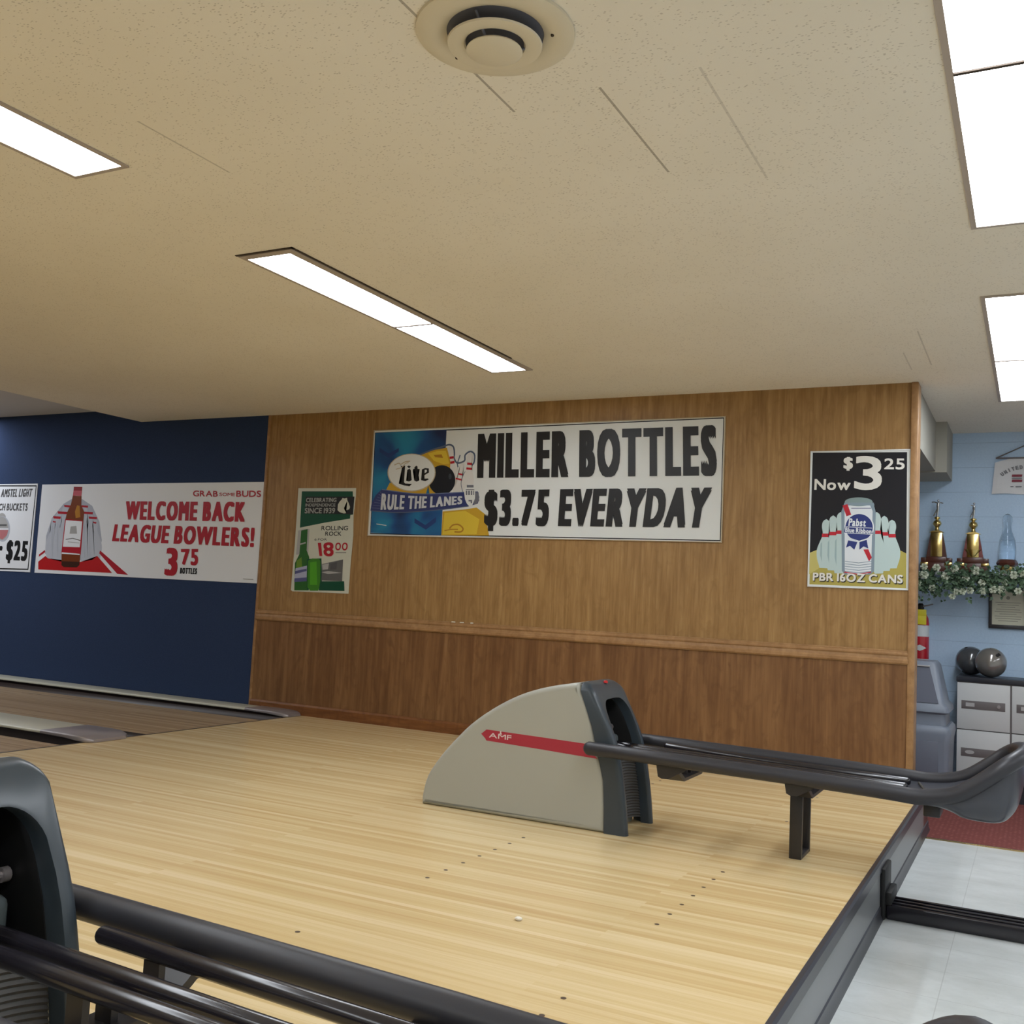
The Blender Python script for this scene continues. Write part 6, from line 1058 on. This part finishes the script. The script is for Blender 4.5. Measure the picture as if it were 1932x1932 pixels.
for x, z in roses:
    b = bmesh.new(); r = random.uniform(.023, .032)
    m = MB(); yy = 8.52
    for ring, (k, rr, tilt) in enumerate(((6, 1.0, .35), (5, .7, .8), (3, .38, 1.2))):
        for j in range(k):
            t = 2*math.pi*j/k+ring*.5; w = math.pi/k*1.15
            P = []
            for a, q in ((t-w, .25), (t-w*.7, 1), (t, 1.12), (t+w*.7, 1), (t+w, .25)):
                P.append((x+math.cos(a)*r*rr*q, yy-.012*ring*.8-.012*q*math.sin(tilt)+.008*(1-q), z+math.sin(a)*r*rr*q))
            m.add(P+[(x, yy, z)], [(0, 1, 5), (1, 2, 5), (2, 3, 5), (3, 4, 5)])
    b.free(); mk('rose', m, M_petal, root, smooth=0, recalc=False)

# framed certificate and hanging cloth sign
x0, x1, z0, z1 = 5.172, 5.40, 1.05, 1.32
root = thing('framed_certificate', 'black framed certificate hanging on block wall below the garland', 'certificate', ((x0+x1)/2, YB, z0-.025))
for a in ((x0-.024, x1+.024, z1, z1+.024), (x0-.024, x1+.024, z0-.03, z0), (x0-.024, x0, z0, z1), (x1, x1+.024, z0, z1)):
    m = MB(); m.box(a[0], a[1], YB-.028, YB-.001, a[2], a[3], .003); mk('frame_bar', m, M_pframe, root)
m = MB(); m.box(x0, x1, YB-.014, YB-.002, z0, z1, mi=0)
m.lathe([(.014, 0), (.014, .0004)], 0, 0, 12, mi=1); m.v[-24:] = [((x0+x1)/2+a, YB-.0145-c, 1.262+b) for a, b, c in m.v[-24:]]
for i in range(9):
    w = (.09, .075, .05, .085, .095, .06, .095, .09, .07)[i]; z = 1.225-i*.018
    m.box((x0+x1)/2-w, (x0+x1)/2+w, YB-.0146, YB-.0138, z-.002, z+.002, mi=1)
mk('certificate_sheet', m, [M_paper, M_print], root, smooth=0)

root = thing('hanging_sign', 'white cloth sign with arched lettering and two red bars, on block wall', 'sign', (5.40, YB, 2.09))
n = 14; y = YB-.012
top = []
m = MB(); vs = []
for i in range(n+1):
    u = i/n; xa = 5.185+.43*u; xb = 5.162+.476*u
    zt = 2.335+.045*math.sin(math.pi*u); zb = 2.083+.004*math.sin(u*9)
    for k in range(7):
        w = k/6; vs.append((xb+(xa-xb)*w, y-.006*math.sin(u*8+w*2), zb+(zt-zb)*w))
m.add(vs, [(i*7+k, (i+1)*7+k, (i+1)*7+k+1, i*7+k+1) for i in range(n) for k in range(6)])
yy = y-.0085; pl = lambda a, b: (a, yy, b)
ch = 'UNITED STATES'; kk = len(ch)
for i, c in enumerate(ch):
    if c == ' ': continue
    t = (i+.5)/kk; a = (t-.5)*1.45; cxr, czr, R = 5.40, 2.035, .262
    px_, pz_ = cxr+R*math.sin(a), czr+R*math.cos(a); ux, uz = math.cos(a), -math.sin(a); vx, vz = math.sin(a), math.cos(a)
    w, h = (.0045 if c == 'I' else .011), .015
    word(m, c, [(px_-ux*w+vx*h, pz_-uz*w+vz*h), (px_+ux*w+vx*h, pz_+uz*w+vz*h), (px_+ux*w-vx*h, pz_+uz*w-vz*h), (px_-ux*w-vx*h, pz_-uz*w-vz*h)], .01, .16, 0, pl, 2)
for z in (2.228, 2.187): m.add([pl(5.305, z-.009), pl(5.378, z-.009), pl(5.38, z+.009), pl(5.307, z+.009)], [(0, 1, 2, 3)], 1)
m.add([pl(5.305, 2.203), pl(5.378, 2.203), pl(5.378, 2.211), pl(5.305, 2.211)], [(0, 1, 2, 3)], 2)
for a, b2 in ((5.296, 5.318), (5.332, 5.376)): m.add([pl(a, 2.136), pl(b2, 2.136), pl(b2, 2.145), pl(a, 2.145)], [(0, 1, 2, 3)], 2)
mk('sign_cloth', m, [M_bannerw, M_bannerred, M_bannergrey], root, smooth=0, recalc=False)
m = MB(); m.tube([(5.19, y-.004, 2.37), (5.40, y-.004, 2.47), (5.61, y-.004, 2.37)], .005, 8); m.tube([(5.19, y-.004, 2.37), (5.61, y-.004, 2.37)], .006, 8); m.tube([(5.40, y, 2.47), (5.40, y, 2.5), (5.415, y+.011, 2.51)], .004, 6); mk('hanger', m, M_lockslot, root)
